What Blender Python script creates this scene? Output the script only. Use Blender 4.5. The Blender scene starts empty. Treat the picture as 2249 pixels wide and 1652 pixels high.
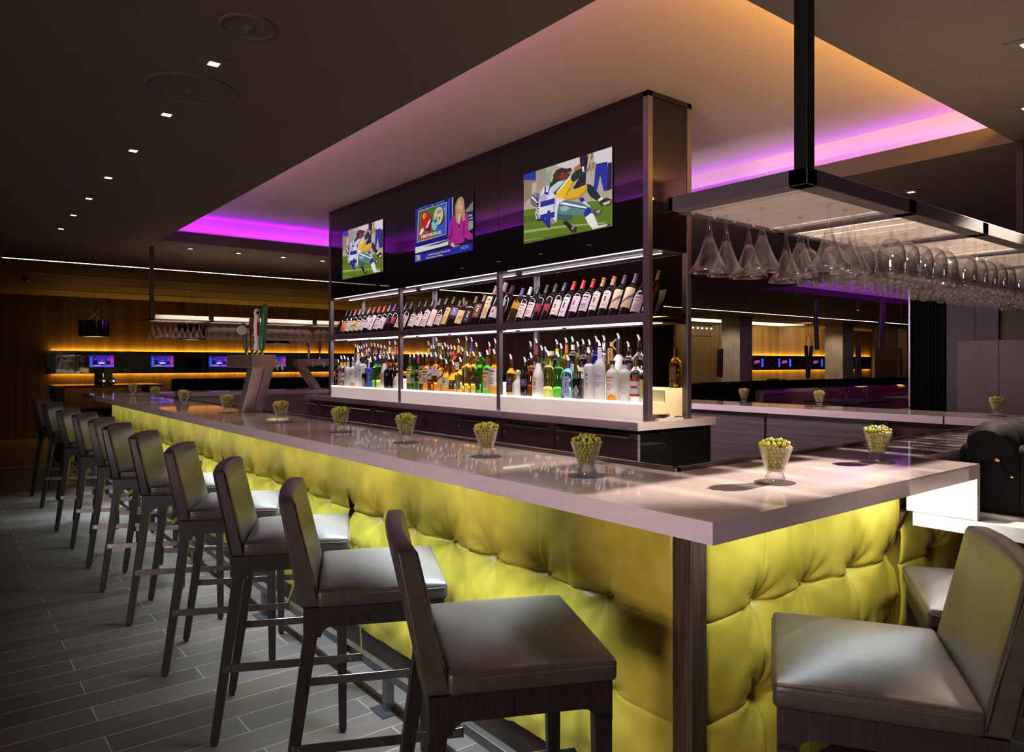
import bpy, bmesh, math, random
from mathutils import Vector, Matrix, Euler
random.seed(7)
S = bpy.context.scene
COL = S.collection
PI = math.pi
def R(d): return math.radians(d)

# ------------------------------------------------------------------ camera, world, exposure
cd = bpy.data.cameras.new('camera'); cam = bpy.data.objects.new('camera', cd); COL.objects.link(cam)
cam.location = (0, 0, 1.4); cam.rotation_euler = (R(90), 0, -R(38.31))
cd.sensor_width = 36.0; cd.lens = 36.0 * 1600 / 2249; cd.shift_y = -28 / 2249
cd.clip_start = 0.05; cd.clip_end = 120
S.camera = cam
w = bpy.data.worlds.new('world'); S.world = w; w.use_nodes = True
w.node_tree.nodes['Background'].inputs[0].default_value = (1.0, 0.80, 0.56, 1)
w.node_tree.nodes['Background'].inputs[1].default_value = 0.035
S.view_settings.view_transform = 'Standard'; S.view_settings.look = 'None'
S.view_settings.exposure = 0.0; S.view_settings.gamma = 1.0; S.view_settings.use_curve_mapping = False
S.cycles.sample_clamp_indirect = 4.0
S.cycles.max_bounces = 24; S.cycles.transmission_bounces = 24; S.cycles.transparent_max_bounces = 16
S.cycles.glossy_bounces = 5; S.cycles.diffuse_bounces = 4
S.cycles.caustics_refractive = False; S.cycles.caustics_reflective = False

WARM = (1.0, 0.80, 0.62); COOL = (0.93, 0.96, 1.0); PURPLE = (0.36, 0.010, 1.0); AMBER = (1.0, 0.52, 0.05)

def area(name, loc, size, sy, power, col, rot=(0, 0, 0), parent=None, spread=None):
    l = bpy.data.lights.new(name, 'AREA'); l.shape = 'RECTANGLE'; l.size = size; l.size_y = sy
    l.energy = power; l.color = col
    if spread: l.spread = R(spread)
    o = bpy.data.objects.new(name, l); COL.objects.link(o); o.location = loc; o.rotation_euler = [R(a) for a in rot]
    if parent: o.parent = parent
    return o
def spot(name, loc, target, power, col, angle=60, blend=.6, rad=.03, parent=None):
    l = bpy.data.lights.new(name, 'SPOT'); l.energy = power; l.color = col
    l.spot_size = R(angle); l.spot_blend = blend; l.shadow_soft_size = rad
    o = bpy.data.objects.new(name, l); COL.objects.link(o); o.location = loc
    d = Vector(target) - Vector(loc); o.rotation_euler = d.to_track_quat('-Z', 'Y').to_euler()
    if parent: o.parent = parent
    return o

# large area lights: the LED coves, the strips below the stone top, an added fill at the bar end
HX0, HX1, HY0, HY1 = 1.81, 4.85, 1.49, 8.15          # opening in the lowered ceiling
ZC, ZT, ZH = 2.67, 2.785, 2.97                        # lowered ceiling, top of its lip, tray ceiling
CM = .13                                              # depth of the cove behind the lip
cl = 11
area('cove_light', (HX1 + .07, (HY0 + HY1) / 2, ZT + .02), HY1 - HY0, .03, cl * .6, PURPLE, (180, 0, 90))
area('cove_light', (HX0 - .11, (HY0 + HY1) / 2, ZT + .014), HY1 - HY0, .03, cl * 1.7, PURPLE, (180, 0, 90))
area('cove_light', ((HX0 + HX1) / 2, HY1 + .07, ZT + .02), HX1 - HX0, .03, cl * .75, PURPLE, (180, 0, 0))
area('cove_light', (14.2, 3.58, ZT + .05), 6.2, .03, 140, PURPLE, (150, 0, 0))
area('cove_warm_light', ((HX0 + HX1) / 2, HY0 - .07, ZT + .03), HX1 - HX0, .03, 24, (1.0, .47, .06), (100, 0, 0))
area('cove_warm_light', (HX0 - .11, 4.2, ZT + .014), 4.4, .03, 8, (1.0, .42, .20), (102, 0, -90))
area('bar_strip_light', (1.385, 5.42, 1.008), 7.3, .012, 12, (.86, .93, 1.0), (-4, 0, 90))
area('bar_floor_light', (1.30, 5.33, 1.008), 7.5, .012, 95, (.66, .83, 1.0), (5, 0, 90), spread=95)
area('bar_strip_light', (2.05, 1.03, 1.010), 1.15, .012, 4.0, (.84, .92, 1.0), (6, 0, 0))
area('bar_end_fill', (2.40, 1.04, 1.008), .02, .16, .9, (1.0, .98, .94), (0, -62, 0))  # extra light added to brighten the drop leg

# ------------------------------------------------------------------ materials
_M = {}
def lin(c):
    def f(v):
        v = v / 255.0
        return v / 12.92 if v <= .04045 else ((v + .055) / 1.055) ** 2.4
    return (f(c[0]), f(c[1]), f(c[2]))
def hexc(h): return lin((int(h[0:2], 16), int(h[2:4], 16), int(h[4:6], 16)))
def mat(name, col=(.5, .5, .5), rough=.5, metal=0.0, trans=0.0, ior=1.45, emit=None, es=0.0, coat=0.0, alpha=1.0, spec=None):
    if name in _M: return _M[name]
    m = bpy.data.materials.new(name); m.use_nodes = True; b = m.node_tree.nodes['Principled BSDF']; i = b.inputs
    i['Base Color'].default_value = (*col[:3], 1); i['Roughness'].default_value = rough; i['Metallic'].default_value = metal
    i['Transmission Weight'].default_value = trans; i['IOR'].default_value = ior; i['Alpha'].default_value = alpha
    i['Coat Weight'].default_value = coat
    if spec is not None: i['Specular IOR Level'].default_value = spec
    if emit: i['Emission Color'].default_value = (*emit, 1); i['Emission Strength'].default_value = es
    _M[name] = m; return m
def nodes(m): return m.node_tree.nodes, m.node_tree.links, m.node_tree.nodes['Principled BSDF']
def noisy(m, c1, c2, scale=(1, 1, 1), nscale=5.0, detail=4.0, bump=0.0, rough=None, lo=.3, hi=.7):
    """base colour between c1 and c2 by an object-space noise stretched by scale, optional bump and roughness range"""
    n, l, b = nodes(m)
    tc = n.new('ShaderNodeTexCoord'); mp = n.new('ShaderNodeMapping'); mp.inputs['Scale'].default_value = scale
    t = n.new('ShaderNodeTexNoise'); t.inputs['Scale'].default_value = nscale; t.inputs['Detail'].default_value = detail
    r = n.new('ShaderNodeValToRGB'); r.color_ramp.elements[0].position = lo; r.color_ramp.elements[1].position = hi
    r.color_ramp.elements[0].color = (*c1, 1); r.color_ramp.elements[1].color = (*c2, 1)
    l.new(tc.outputs['Object'], mp.inputs[0]); l.new(mp.outputs[0], t.inputs['Vector']); l.new(t.outputs['Fac'], r.inputs[0])
    l.new(r.outputs[0], b.inputs['Base Color'])
    if bump:
        bp = n.new('ShaderNodeBump'); bp.inputs['Strength'].default_value = bump; bp.inputs['Distance'].default_value = .01
        l.new(t.outputs['Fac'], bp.inputs['Height']); l.new(bp.outputs[0], b.inputs['Normal'])
    if rough:
        mr = n.new('ShaderNodeMapRange'); mr.inputs['To Min'].default_value = rough[0]; mr.inputs['To Max'].default_value = rough[1]
        l.new(t.outputs['Fac'], mr.inputs[0]); l.new(mr.outputs[0], b.inputs['Roughness'])
    return m
STONE = noisy(mat('stone', rough=.12, coat=.9), (.66, .56, .58), (.71, .61, .63), (1, 1, 1), 60, 3)
STONE2 = noisy(mat('stone_white', rough=.25), (.60, .58, .54), (.65, .63, .59), (1, 1, 1), 60, 3)
FRAME = mat('frame_steel', (.150, .125, .140), .38, .45)
FRAME2 = mat('black_steel', (.016, .014, .014), .35, .4)
STEEL = noisy(mat('brushed_steel', metal=.4, rough=.3), (.26, .225, .225), (.38, .33, .33), (.3, .3, 14), 5, 5, rough=(.22, .42))
STEELD = noisy(mat('dark_brushed_steel', metal=.5, rough=.35), (.14, .12, .12), (.22, .19, .19), (.3, .3, 14), 5, 5, rough=(.25, .45))
STEELP = noisy(mat('tower_steel', metal=.9, rough=.32), (.50, .44, .44), (.60, .53, .54), (14, 14, .4), 3, 4, rough=(.28, .4))
CHROME = mat('chrome', (.75, .73, .72), .08, 1.0)
BRASS = mat('brass', (.75, .50, .18), .2, 1.0)
FOOT = mat('footrest_steel', (.36, .32, .30), .24, 1.0)
RAIL = mat('foot_rail_steel', (.22, .22, .25), .3, .9)
GREEN = noisy(mat('green_leather', rough=.36, coat=.12), (.40, .315, .028), (.60, .49, .060), (1, 1, 1), 7, 8, bump=.16, lo=.32, hi=.68)
BROWN = noisy(mat('brown_leather', rough=.36), (.045, .037, .029), (.062, .050, .039), (1, 1, 1), 30, 5, bump=.05)
STITCH = mat('stitching', (.070, .050, .036), .6)
DWOOD = noisy(mat('dark_wood', rough=.42), (.010, .007, .006), (.022, .016, .013), (20, 20, 1.5), 6, 5)
POSTW = noisy(mat('post_wood', rough=.4), (.030, .019, .012), (.085, .055, .032), (30, 30, 1.2), 4, 6)
KICK = noisy(mat('kick_wood', rough=.4), (.030, .020, .014), (.060, .040, .028), (1, 1, 20), 5, 5)
CEIL = noisy(mat('ceiling_paint', rough=.75), (.078, .058, .040), (.085, .064, .045), (1, 1, 1), 2, 2)
TRAY = mat('tray_paint', (.78, .67, .57), .7)
BLACKG = mat('black_glass', (.007, .007, .006), .02, 0, spec=.6)
BLACK = mat('black_plastic', (.012, .012, .013), .4)
BLEATH = noisy(mat('black_leather', rough=.7, spec=.12), (.005, .0045, .0045), (.008, .007, .007), (1, 1, 1), 30, 5, bump=.1)
def thin_glass(name, clear):
    """thin-walled glass: part straight transmission and surface reflection, part refraction"""
    m = mat(name, (1, 1, 1), 0.0, 0, 1.0, 1.45); n, l, b = nodes(m)
    t = n.new('ShaderNodeBsdfTransparent'); g = n.new('ShaderNodeBsdfGlossy'); g.inputs['Roughness'].default_value = .02
    lw = n.new('ShaderNodeLayerWeight'); lw.inputs[0].default_value = .5; fr = n.new('ShaderNodeMapRange'); fr.inputs['To Min'].default_value = .035; fr.inputs['To Max'].default_value = .95
    pw = n.new('ShaderNodeMath'); pw.operation = 'POWER'; pw.inputs[1].default_value = 2.5; l.new(lw.outputs['Facing'], pw.inputs[0]); l.new(pw.outputs[0], fr.inputs[0])
    x = n.new('ShaderNodeMixShader'); y = n.new('ShaderNodeMixShader'); y.inputs[0].default_value = clear
    out = [k for k in n if k.type == 'OUTPUT_MATERIAL'][0]
    l.new(fr.outputs[0], x.inputs[0]); l.new(t.outputs[0], x.inputs[1]); l.new(g.outputs[0], x.inputs[2])
    l.new(b.outputs[0], y.inputs[1]); l.new(x.outputs[0], y.inputs[2]); l.new(y.outputs[0], out.inputs[0]); return m
GLASS = thin_glass('clear_glass', .93)
BOWLG = thin_glass('snack_glass', .8)
PANE = mat('bronze_pane', (.74, .60, .36), 0.0, 0, 1.0, 1.02)
LED = mat('led_white', (1, 1, 1), .5, emit=(1.0, .90, .96), es=2.4)
LEDW = mat('led_line', (1, 1, 1), .5, emit=(1.0, .93, .72), es=4.5)
LEDA = mat('led_amber', (1, 1, 1), .5, emit=AMBER, es=8)
def translucent(name, col, es=None, ec=None, mixf=.5):
    m = mat(name, col, .35); n, l, b = nodes(m)
    t = n.new('ShaderNodeBsdfTranslucent'); t.inputs[0].default_value = (*col, 1)
    x = n.new('ShaderNodeMixShader'); x.inputs[0].default_value = mixf
    out = [k for k in n if k.type == 'OUTPUT_MATERIAL'][0]
    l.new(b.outputs[0], x.inputs[1]); l.new(t.outputs[0], x.inputs[2]); l.new(x.outputs[0], out.inputs[0])
    if es: b.inputs['Emission Color'].default_value = (*ec, 1); b.inputs['Emission Strength'].default_value = es
    return m
ACRYL = translucent('white_acrylic', (.82, .78, .76))
BOXG = mat('light_box_glass', (.85, .82, .76), .3, emit=(1.0, .88, .74), es=.30)
BOXT = mat('light_box_top', (.85, .85, .82), .35, emit=(1.0, .90, .76), es=1.5)
def wood_wall():
    m = mat('wood_panel', rough=.45); n, l, b = nodes(m)
    tc = n.new('ShaderNodeTexCoord'); mp = n.new('ShaderNodeMapping'); mp.inputs['Scale'].default_value = (26, 26, .35)
    t = n.new('ShaderNodeTexNoise'); t.inputs['Scale'].default_value = 1.6; t.inputs['Detail'].default_value = 5
    mp2 = n.new('ShaderNodeMapping'); mp2.inputs['Scale'].default_value = (3.2, 3.2, .01)
    t2 = n.new('ShaderNodeTexNoise'); t2.inputs['Scale'].default_value = 1.3; t2.inputs['Detail'].default_value = 1
    r = n.new('ShaderNodeValToRGB'); r.color_ramp.elements[0].position = .3; r.color_ramp.elements[1].position = .75
    r.color_ramp.elements[0].color = (.085, .044, .015, 1); r.color_ramp.elements[1].color = (.30, .185, .075, 1)
    a = n.new('ShaderNodeMath'); a.operation = 'ADD'; h = n.new('ShaderNodeMath'); h.operation = 'MULTIPLY'; h.inputs[1].default_value = .5
    for q, k in ((mp, t), (mp2, t2)): l.new(tc.outputs['Object'], q.inputs[0]); l.new(q.outputs[0], k.inputs['Vector'])
    l.new(t.outputs['Fac'], a.inputs[0]); l.new(t2.outputs['Fac'], a.inputs[1]); l.new(a.outputs[0], h.inputs[0]); l.new(h.outputs[0], r.inputs[0])
    l.new(r.outputs[0], b.inputs['Base Color']); return m
WOODW = wood_wall()
def floor_mat():
    m = mat('floor_planks', rough=.4); n, l, b = nodes(m)
    tc = n.new('ShaderNodeTexCoord'); mp = n.new('ShaderNodeMapping')
    mp.inputs['Location'].default_value = (-.495, -.09, 0)
    br = n.new('ShaderNodeTexBrick'); br.offset = .5; br.inputs['Scale'].default_value = 1.0
    br.inputs['Mortar Size'].default_value = .0028; br.inputs['Mortar Smooth'].default_value = .1; br.inputs['Bias'].default_value = 0
    br.inputs['Brick Width'].default_value = .88; br.inputs['Row Height'].default_value = .15
    br.inputs['Color1'].default_value = (.092, .070, .058, 1); br.inputs['Color2'].default_value = (.150, .120, .100, 1)
    br.inputs['Mortar'].default_value = (.36, .31, .26, 1)
    mp2 = n.new('ShaderNodeMapping'); mp2.inputs['Scale'].default_value = (1.2, 26, 1)
    t = n.new('ShaderNodeTexNoise'); t.inputs['Scale'].default_value = 2.2; t.inputs['Detail'].default_value = 6
    r = n.new('ShaderNodeMapRange'); r.inputs['To Min'].default_value = .45; r.inputs['To Max'].default_value = 1.5
    mx = n.new('ShaderNodeMix'); mx.data_type = 'RGBA'; mx.blend_type = 'MULTIPLY'; mx.inputs[0].default_value = 1
    cr = n.new('ShaderNodeCombineColor')
    l.new(tc.outputs['Object'], mp.inputs[0]); l.new(mp.outputs[0], br.inputs['Vector'])
    l.new(tc.outputs['Object'], mp2.inputs[0]); l.new(mp2.outputs[0], t.inputs['Vector']); l.new(t.outputs['Fac'], r.inputs[0])
    for k in range(3): l.new(r.outputs[0], cr.inputs[k])
    l.new(br.outputs['Color'], mx.inputs[6]); l.new(cr.outputs[0], mx.inputs[7]); l.new(mx.outputs[2], b.inputs['Base Color'])
    mr = n.new('ShaderNodeMapRange'); mr.inputs['To Min'].default_value = .28; mr.inputs['To Max'].default_value = .52
    l.new(t.outputs['Fac'], mr.inputs[0]); l.new(mr.outputs[0], b.inputs['Roughness'])
    bp = n.new('ShaderNodeBump'); bp.inputs['Strength'].default_value = .25; bp.inputs['Distance'].default_value = .004; bp.invert = True
    l.new(br.outputs['Fac'], bp.inputs['Height']); l.new(bp.outputs[0], b.inputs['Normal'])
    return m
FLOOR = floor_mat()
GREYP = noisy(mat('grey_panel', rough=.55), (.060, .050, .050), (.080, .068, .066), (1, 1, 1), 4, 3)
CONC = noisy(mat('column_render', rough=.7), (.16, .13, .095), (.24, .20, .15), (1, 1, 1), 3, 6)

# ------------------------------------------------------------------ mesh helpers
class MB:
    """collects shapes, then links them as ONE mesh object"""
    def __init__(s): s.v = []; s.f = []; s.m = []; s.cur = 0
    def add(s, vs, fs):
        o = len(s.v); s.v += [tuple(p) for p in vs]
        for f in fs: s.f.append([i + o for i in f]); s.m.append(s.cur)
        return s
    def box(s, x0, x1, y0, y1, z0, z1):
        vs = [(x, y, z) for z in (z0, z1) for y in (y0, y1) for x in (x0, x1)]
        return s.add(vs, [(0, 2, 3, 1), (4, 5, 7, 6), (0, 1, 5, 4), (2, 6, 7, 3), (0, 4, 6, 2), (1, 3, 7, 5)])
    def prism(s, poly, a, b, axis):
        """extrude a 2D polygon (u, v) from a to b along axis 'x' (u=y, v=z), 'y' (u=x, v=z) or 'z' (u=x, v=y)"""
        def p(u, v, t): return (t, u, v) if axis == 'x' else (u, t, v) if axis == 'y' else (u, v, t)
        n = len(poly); vs = [p(u, v, a) for u, v in poly] + [p(u, v, b) for u, v in poly]
        fs = [tuple(range(n - 1, -1, -1)), tuple(range(n, 2 * n))] + [(i, (i + 1) % n, n + (i + 1) % n, n + i) for i in range(n)]
        return s.add(vs, fs)
    def taper(s, c0, h0, c1, h1):
        """square bar from centre c0 (half sizes h0) to c1 (half sizes h1)"""
        vs = []
        for c, h in ((c0, h0), (c1, h1)):
            for sx, sy in ((-1, -1), (1, -1), (1, 1), (-1, 1)): vs.append((c[0] + sx * h[0], c[1] + sy * h[1], c[2]))
        return s.add(vs, [(3, 2, 1, 0), (4, 5, 6, 7)] + [(i, (i + 1) % 4, 4 + (i + 1) % 4, 4 + i) for i in range(4)])
    def tube(s, pts, r, n=8, cap=True):
        pts = [Vector(p) for p in pts]; rs = r if isinstance(r, (list, tuple)) else [r] * len(pts)
        vs = []; up = None
        for i, p in enumerate(pts):
            d = (pts[min(i + 1, len(pts) - 1)] - pts[max(i - 1, 0)]).normalized()
            if up is None: up = Vector((0, 0, 1)) if abs(d.z) < .9 else Vector((1, 0, 0))
            x = d.cross(up).normalized(); y = x.cross(d).normalized(); up = y
            for k in range(n):
                a = 2 * PI * k / n; vs.append(p + (x * math.cos(a) + y * math.sin(a)) * rs[i])
        fs = []
        for i in range(len(pts) - 1):
            for k in range(n): fs.append((i * n + k, (i + 1) * n + k, (i + 1) * n + (k + 1) % n, i * n + (k + 1) % n))
        if cap: fs.append(tuple(range(n))); fs.append(tuple((len(pts) - 1) * n + k for k in range(n - 1, -1, -1)))
        return s.add([tuple(v) for v in vs], fs)
    def bar(s, p0, p1, wd, ht, up=(0, 0, 1)):
        p0 = Vector(p0); p1 = Vector(p1); d = (p1 - p0).normalized(); x = d.cross(Vector(up)).normalized() * wd / 2; y = x.cross(d).normalized() * ht / 2
        vs = [p + a * x + b * y for p in (p0, p1) for a, b in ((-1, -1), (1, -1), (1, 1), (-1, 1))]
        return s.add([tuple(v) for v in vs], [(3, 2, 1, 0), (4, 5, 6, 7)] + [(i, (i + 1) % 4, 4 + (i + 1) % 4, 4 + i) for i in range(4)])
    def lathe(s, prof, n=24, c=(0, 0, 0), sq=None, mats=None):
        """turn (r, z) around z; sq = superellipse power for the wide part of the body"""
        base = len(s.v); rings = []; rmax = max(r for r, z in prof)
        for r, z in prof:
            if r < 1e-6: rings.append([len(s.v)]); s.v.append((c[0], c[1], c[2] + z)); continue
            ring = []
            for k in range(n):
                a = 2 * PI * (k + .5) / n; q = 1.0
                if sq and r > .6 * rmax:
                    p = 2 + (sq - 2) * min(1, (r / rmax - .6) / .3)
                    q = (abs(math.cos(a)) ** p + abs(math.sin(a)) ** p) ** (-1 / p)
                ring.append(len(s.v)); s.v.append((c[0] + r * q * math.cos(a), c[1] + r * q * math.sin(a), c[2] + z))
            rings.append(ring)
        for i in range(len(rings) - 1):
            A, B = rings[i], rings[i + 1]; mm = mats[i] if mats else s.cur
            for k in range(n):
                a0, a1 = A[k % len(A)], A[(k + 1) % len(A)]; b0, b1 = B[k % len(B)], B[(k + 1) % len(B)]
                f = [a0, a1, b1, b0]; f = [x for j, x in enumerate(f) if x not in f[:j]]
                if len(f) > 2: s.f.append(f); s.m.append(mm)
        return s
    def sphere(s, c, r, n=10, m=6, sz=1.0):
        return s.lathe([(r * math.sin(PI * i / m), -r * sz * math.cos(PI * i / m)) for i in range(m + 1)], n, c)
    def mesh(s, name, mats, smooth=None):
        me = bpy.data.meshes.new(name); me.from_pydata(s.v, [], s.f)
        for m in (mats if isinstance(mats, (list, tuple)) else [mats]): me.materials.append(m)
        me.polygons.foreach_set('material_index', s.m)
        if smooth:
            me.polygons.foreach_set('use_smooth', [True] * len(me.polygons))
            me.update()
            if smooth is not True: me.set_sharp_from_angle(angle=R(smooth))
        me.update(); return me
    def build(s, name, mats, parent=None, smooth=None, bevel=0, loc=None):
        return link(name, s.mesh(name, mats, smooth), parent, bevel, loc)
def link(name, me, parent=None, bevel=0, loc=None):
    o = bpy.data.objects.new(name, me); COL.objects.link(o)
    if parent: o.parent = parent
    if loc: o.location = loc
    if bevel:
        b = o.modifiers.new('bevel', 'BEVEL'); b.width = bevel; b.segments = 2; b.limit_method = 'ANGLE'; b.angle_limit = R(40)
    return o
def tag(o, label, cat=None, group=None, kind=None):
    o['label'] = label
    if cat: o['category'] = cat
    if group: o['group'] = group
    if kind: o['kind'] = kind
    return o
def thing(name, label, cat, loc=(0, 0, 0), rz=0, group=None):
    o = bpy.data.objects.new(name, None); COL.objects.link(o); o.empty_display_size = .1
    o.location = loc; o.rotation_euler = (0, 0, R(rz)); return tag(o, label, cat, group)
def dup(o, loc=None, rz=None, label=None, group=None, parent=None):
    c = o.copy(); COL.objects.link(c); c.parent = parent
    if parent is None:
        if loc is not None: c.location = loc
        if rz is not None: c.rotation_euler = (0, 0, R(rz))
        if label: c['label'] = label
        if group: c['group'] = group
    for k in list(o.children): dup(k, parent=c)
    return c
def text_mesh(txt, size, mats, depth=.0, bold=0.0):
    cu = bpy.data.curves.new('lettering', 'FONT'); cu.body = txt; cu.size = size; cu.extrude = depth; cu.offset = bold * size; cu.align_x = 'CENTER'; cu.align_y = 'CENTER'
    o = bpy.data.objects.new('lettering', cu); COL.objects.link(o); bpy.context.view_layer.update()
    me = bpy.data.meshes.new_from_object(o.evaluated_get(bpy.context.evaluated_depsgraph_get()))
    bpy.data.objects.remove(o); bpy.data.curves.remove(cu)
    me.materials.clear(); me.materials.append(mats); return me
ORD = ['first', 'second', 'third', 'fourth', 'fifth', 'sixth', 'seventh', 'eighth', 'ninth', 'tenth', 'eleventh', 'twelfth', 'thirteenth', 'fourteenth', 'fifteenth', 'sixteenth', 'seventeenth', 'eighteenth', 'nineteenth', 'twentieth']
CS, SN = .78468, .61991
def along(px, X):
    """Y on the plane x = X seen at a column of the photograph (used to read shelf positions off it)"""
    t = (px - 1124.5) / 1600; return X * (CS - SN * t) / (CS * t + SN)

# ------------------------------------------------------------------ room shell
def st(o, label): return tag(o, label, None, None, 'structure')
st(MB().box(-6, 30, -4, 16.2, -.12, 0).build('floor', FLOOR), 'dark brown wood plank floor')
mb = MB(); xs = [-6, HX0, HX1, 11.0, 17.5, 30]; ys = [-4, HY0, 3.5, 7.1, HY1, 16.2]
for i in range(5):
    for j in range(5):
        x, y = (xs[i] + xs[i + 1]) / 2, (ys[j] + ys[j + 1]) / 2
        if (HX0 < x < HX1 and HY0 < y < HY1) or (11 < x < 17.5 and 3.5 < y < 7.1): continue
        mb.box(xs[i], xs[i + 1], ys[j], ys[j + 1], ZC, ZT)
st(mb.build('ceiling', CEIL), 'dark brown lowered ceiling over the whole room')
for (x0, x1, y0, y1, zh, nm) in ((HX0 - CM, HX1 + CM, HY0 - CM, HY1 + CM, ZH, 'pale ceiling tray lit purple above the bar'), (11.0, 17.5, 3.5, 7.1, 3.05, 'pale ceiling tray lit purple above the dining room')):
    t = .05; mb = MB().box(x0 - t, x1 + t, y0 - t, y1 + t, zh, zh + t)
    mb.box(x0 - t, x0, y0, y1, ZT, zh).box(x1, x1 + t, y0, y1, ZT, zh).box(x0 - t, x1 + t, y0 - t, y0, ZT, zh).box(x0 - t, x1 + t, y1, y1 + t, ZT, zh)
    st(mb.build('ceiling_tray', TRAY), nm)
st(MB().box(-6, 30, 16.1, 16.2, 0, ZC).build('wall_far', WOODW), 'far wall of vertical wood grain panels behind the long mirror')
st(MB().box(17.3, 30, 14.0, 14.1, 0, ZC).build('wall_dining', WOODW), 'lit wood panel wall behind the dining room columns')
st(MB().box(29.9, 30, -4, 14, 0, ZC).build('wall_right', GREYP), 'dark wall at the far right end')
mb = MB()
for y, wd in ((12.1, .10), (13.4, .09), (14.7, .06)): mb.box(1.0 + (y - 12) * .12, 10.5, y, y + wd, ZC - .012, ZC + .02)
st(mb.build('trim_1', mat('ceiling_slot', (.40, .30, .22), .6)), 'pale slots in the ceiling near the far wall')
st(MB().box(.5, 1.9, 11.8, 11.86, 0, .006).build('trim_2', mat('floor_strip', (.62, .52, .36), .35)), 'pale strip let into the floor at left')
# ------------------------------------------------------------------ pictures shown on the screens (corner points in picture units, squared up to the screen)
import numpy as np
def homog(q):
    dst=[(0,1),(1,1),(1,0),(0,0)]
    A=[];b=[]
    for (x,y),(u,v) in zip(q,dst):
        A+= [[x,y,1,0,0,0,-u*x,-u*y],[0,0,0,x,y,1,-v*x,-v*y]];b+=[u,v]
    H=np.append(np.linalg.solve(np.array(A,float),np.array(b,float)),1).reshape(3,3)
    def f(p):
        w=H@np.array([p[0],p[1],1.]);return (w[0]/w[2],w[1]/w[2])
    return f
def ell(cx,cy,rx,ry,rot=0,n=18):
    a=math.radians(rot);o=[]
    for i in range(n):
        t=2*math.pi*i/n;x=rx*math.cos(t);y=ry*math.sin(t)
        o.append((cx+x*math.cos(a)-y*math.sin(a),cy+x*math.sin(a)+y*math.cos(a)))
    return o
def P(s): return [tuple(map(float,t.split(','))) for t in s.split()]
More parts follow.
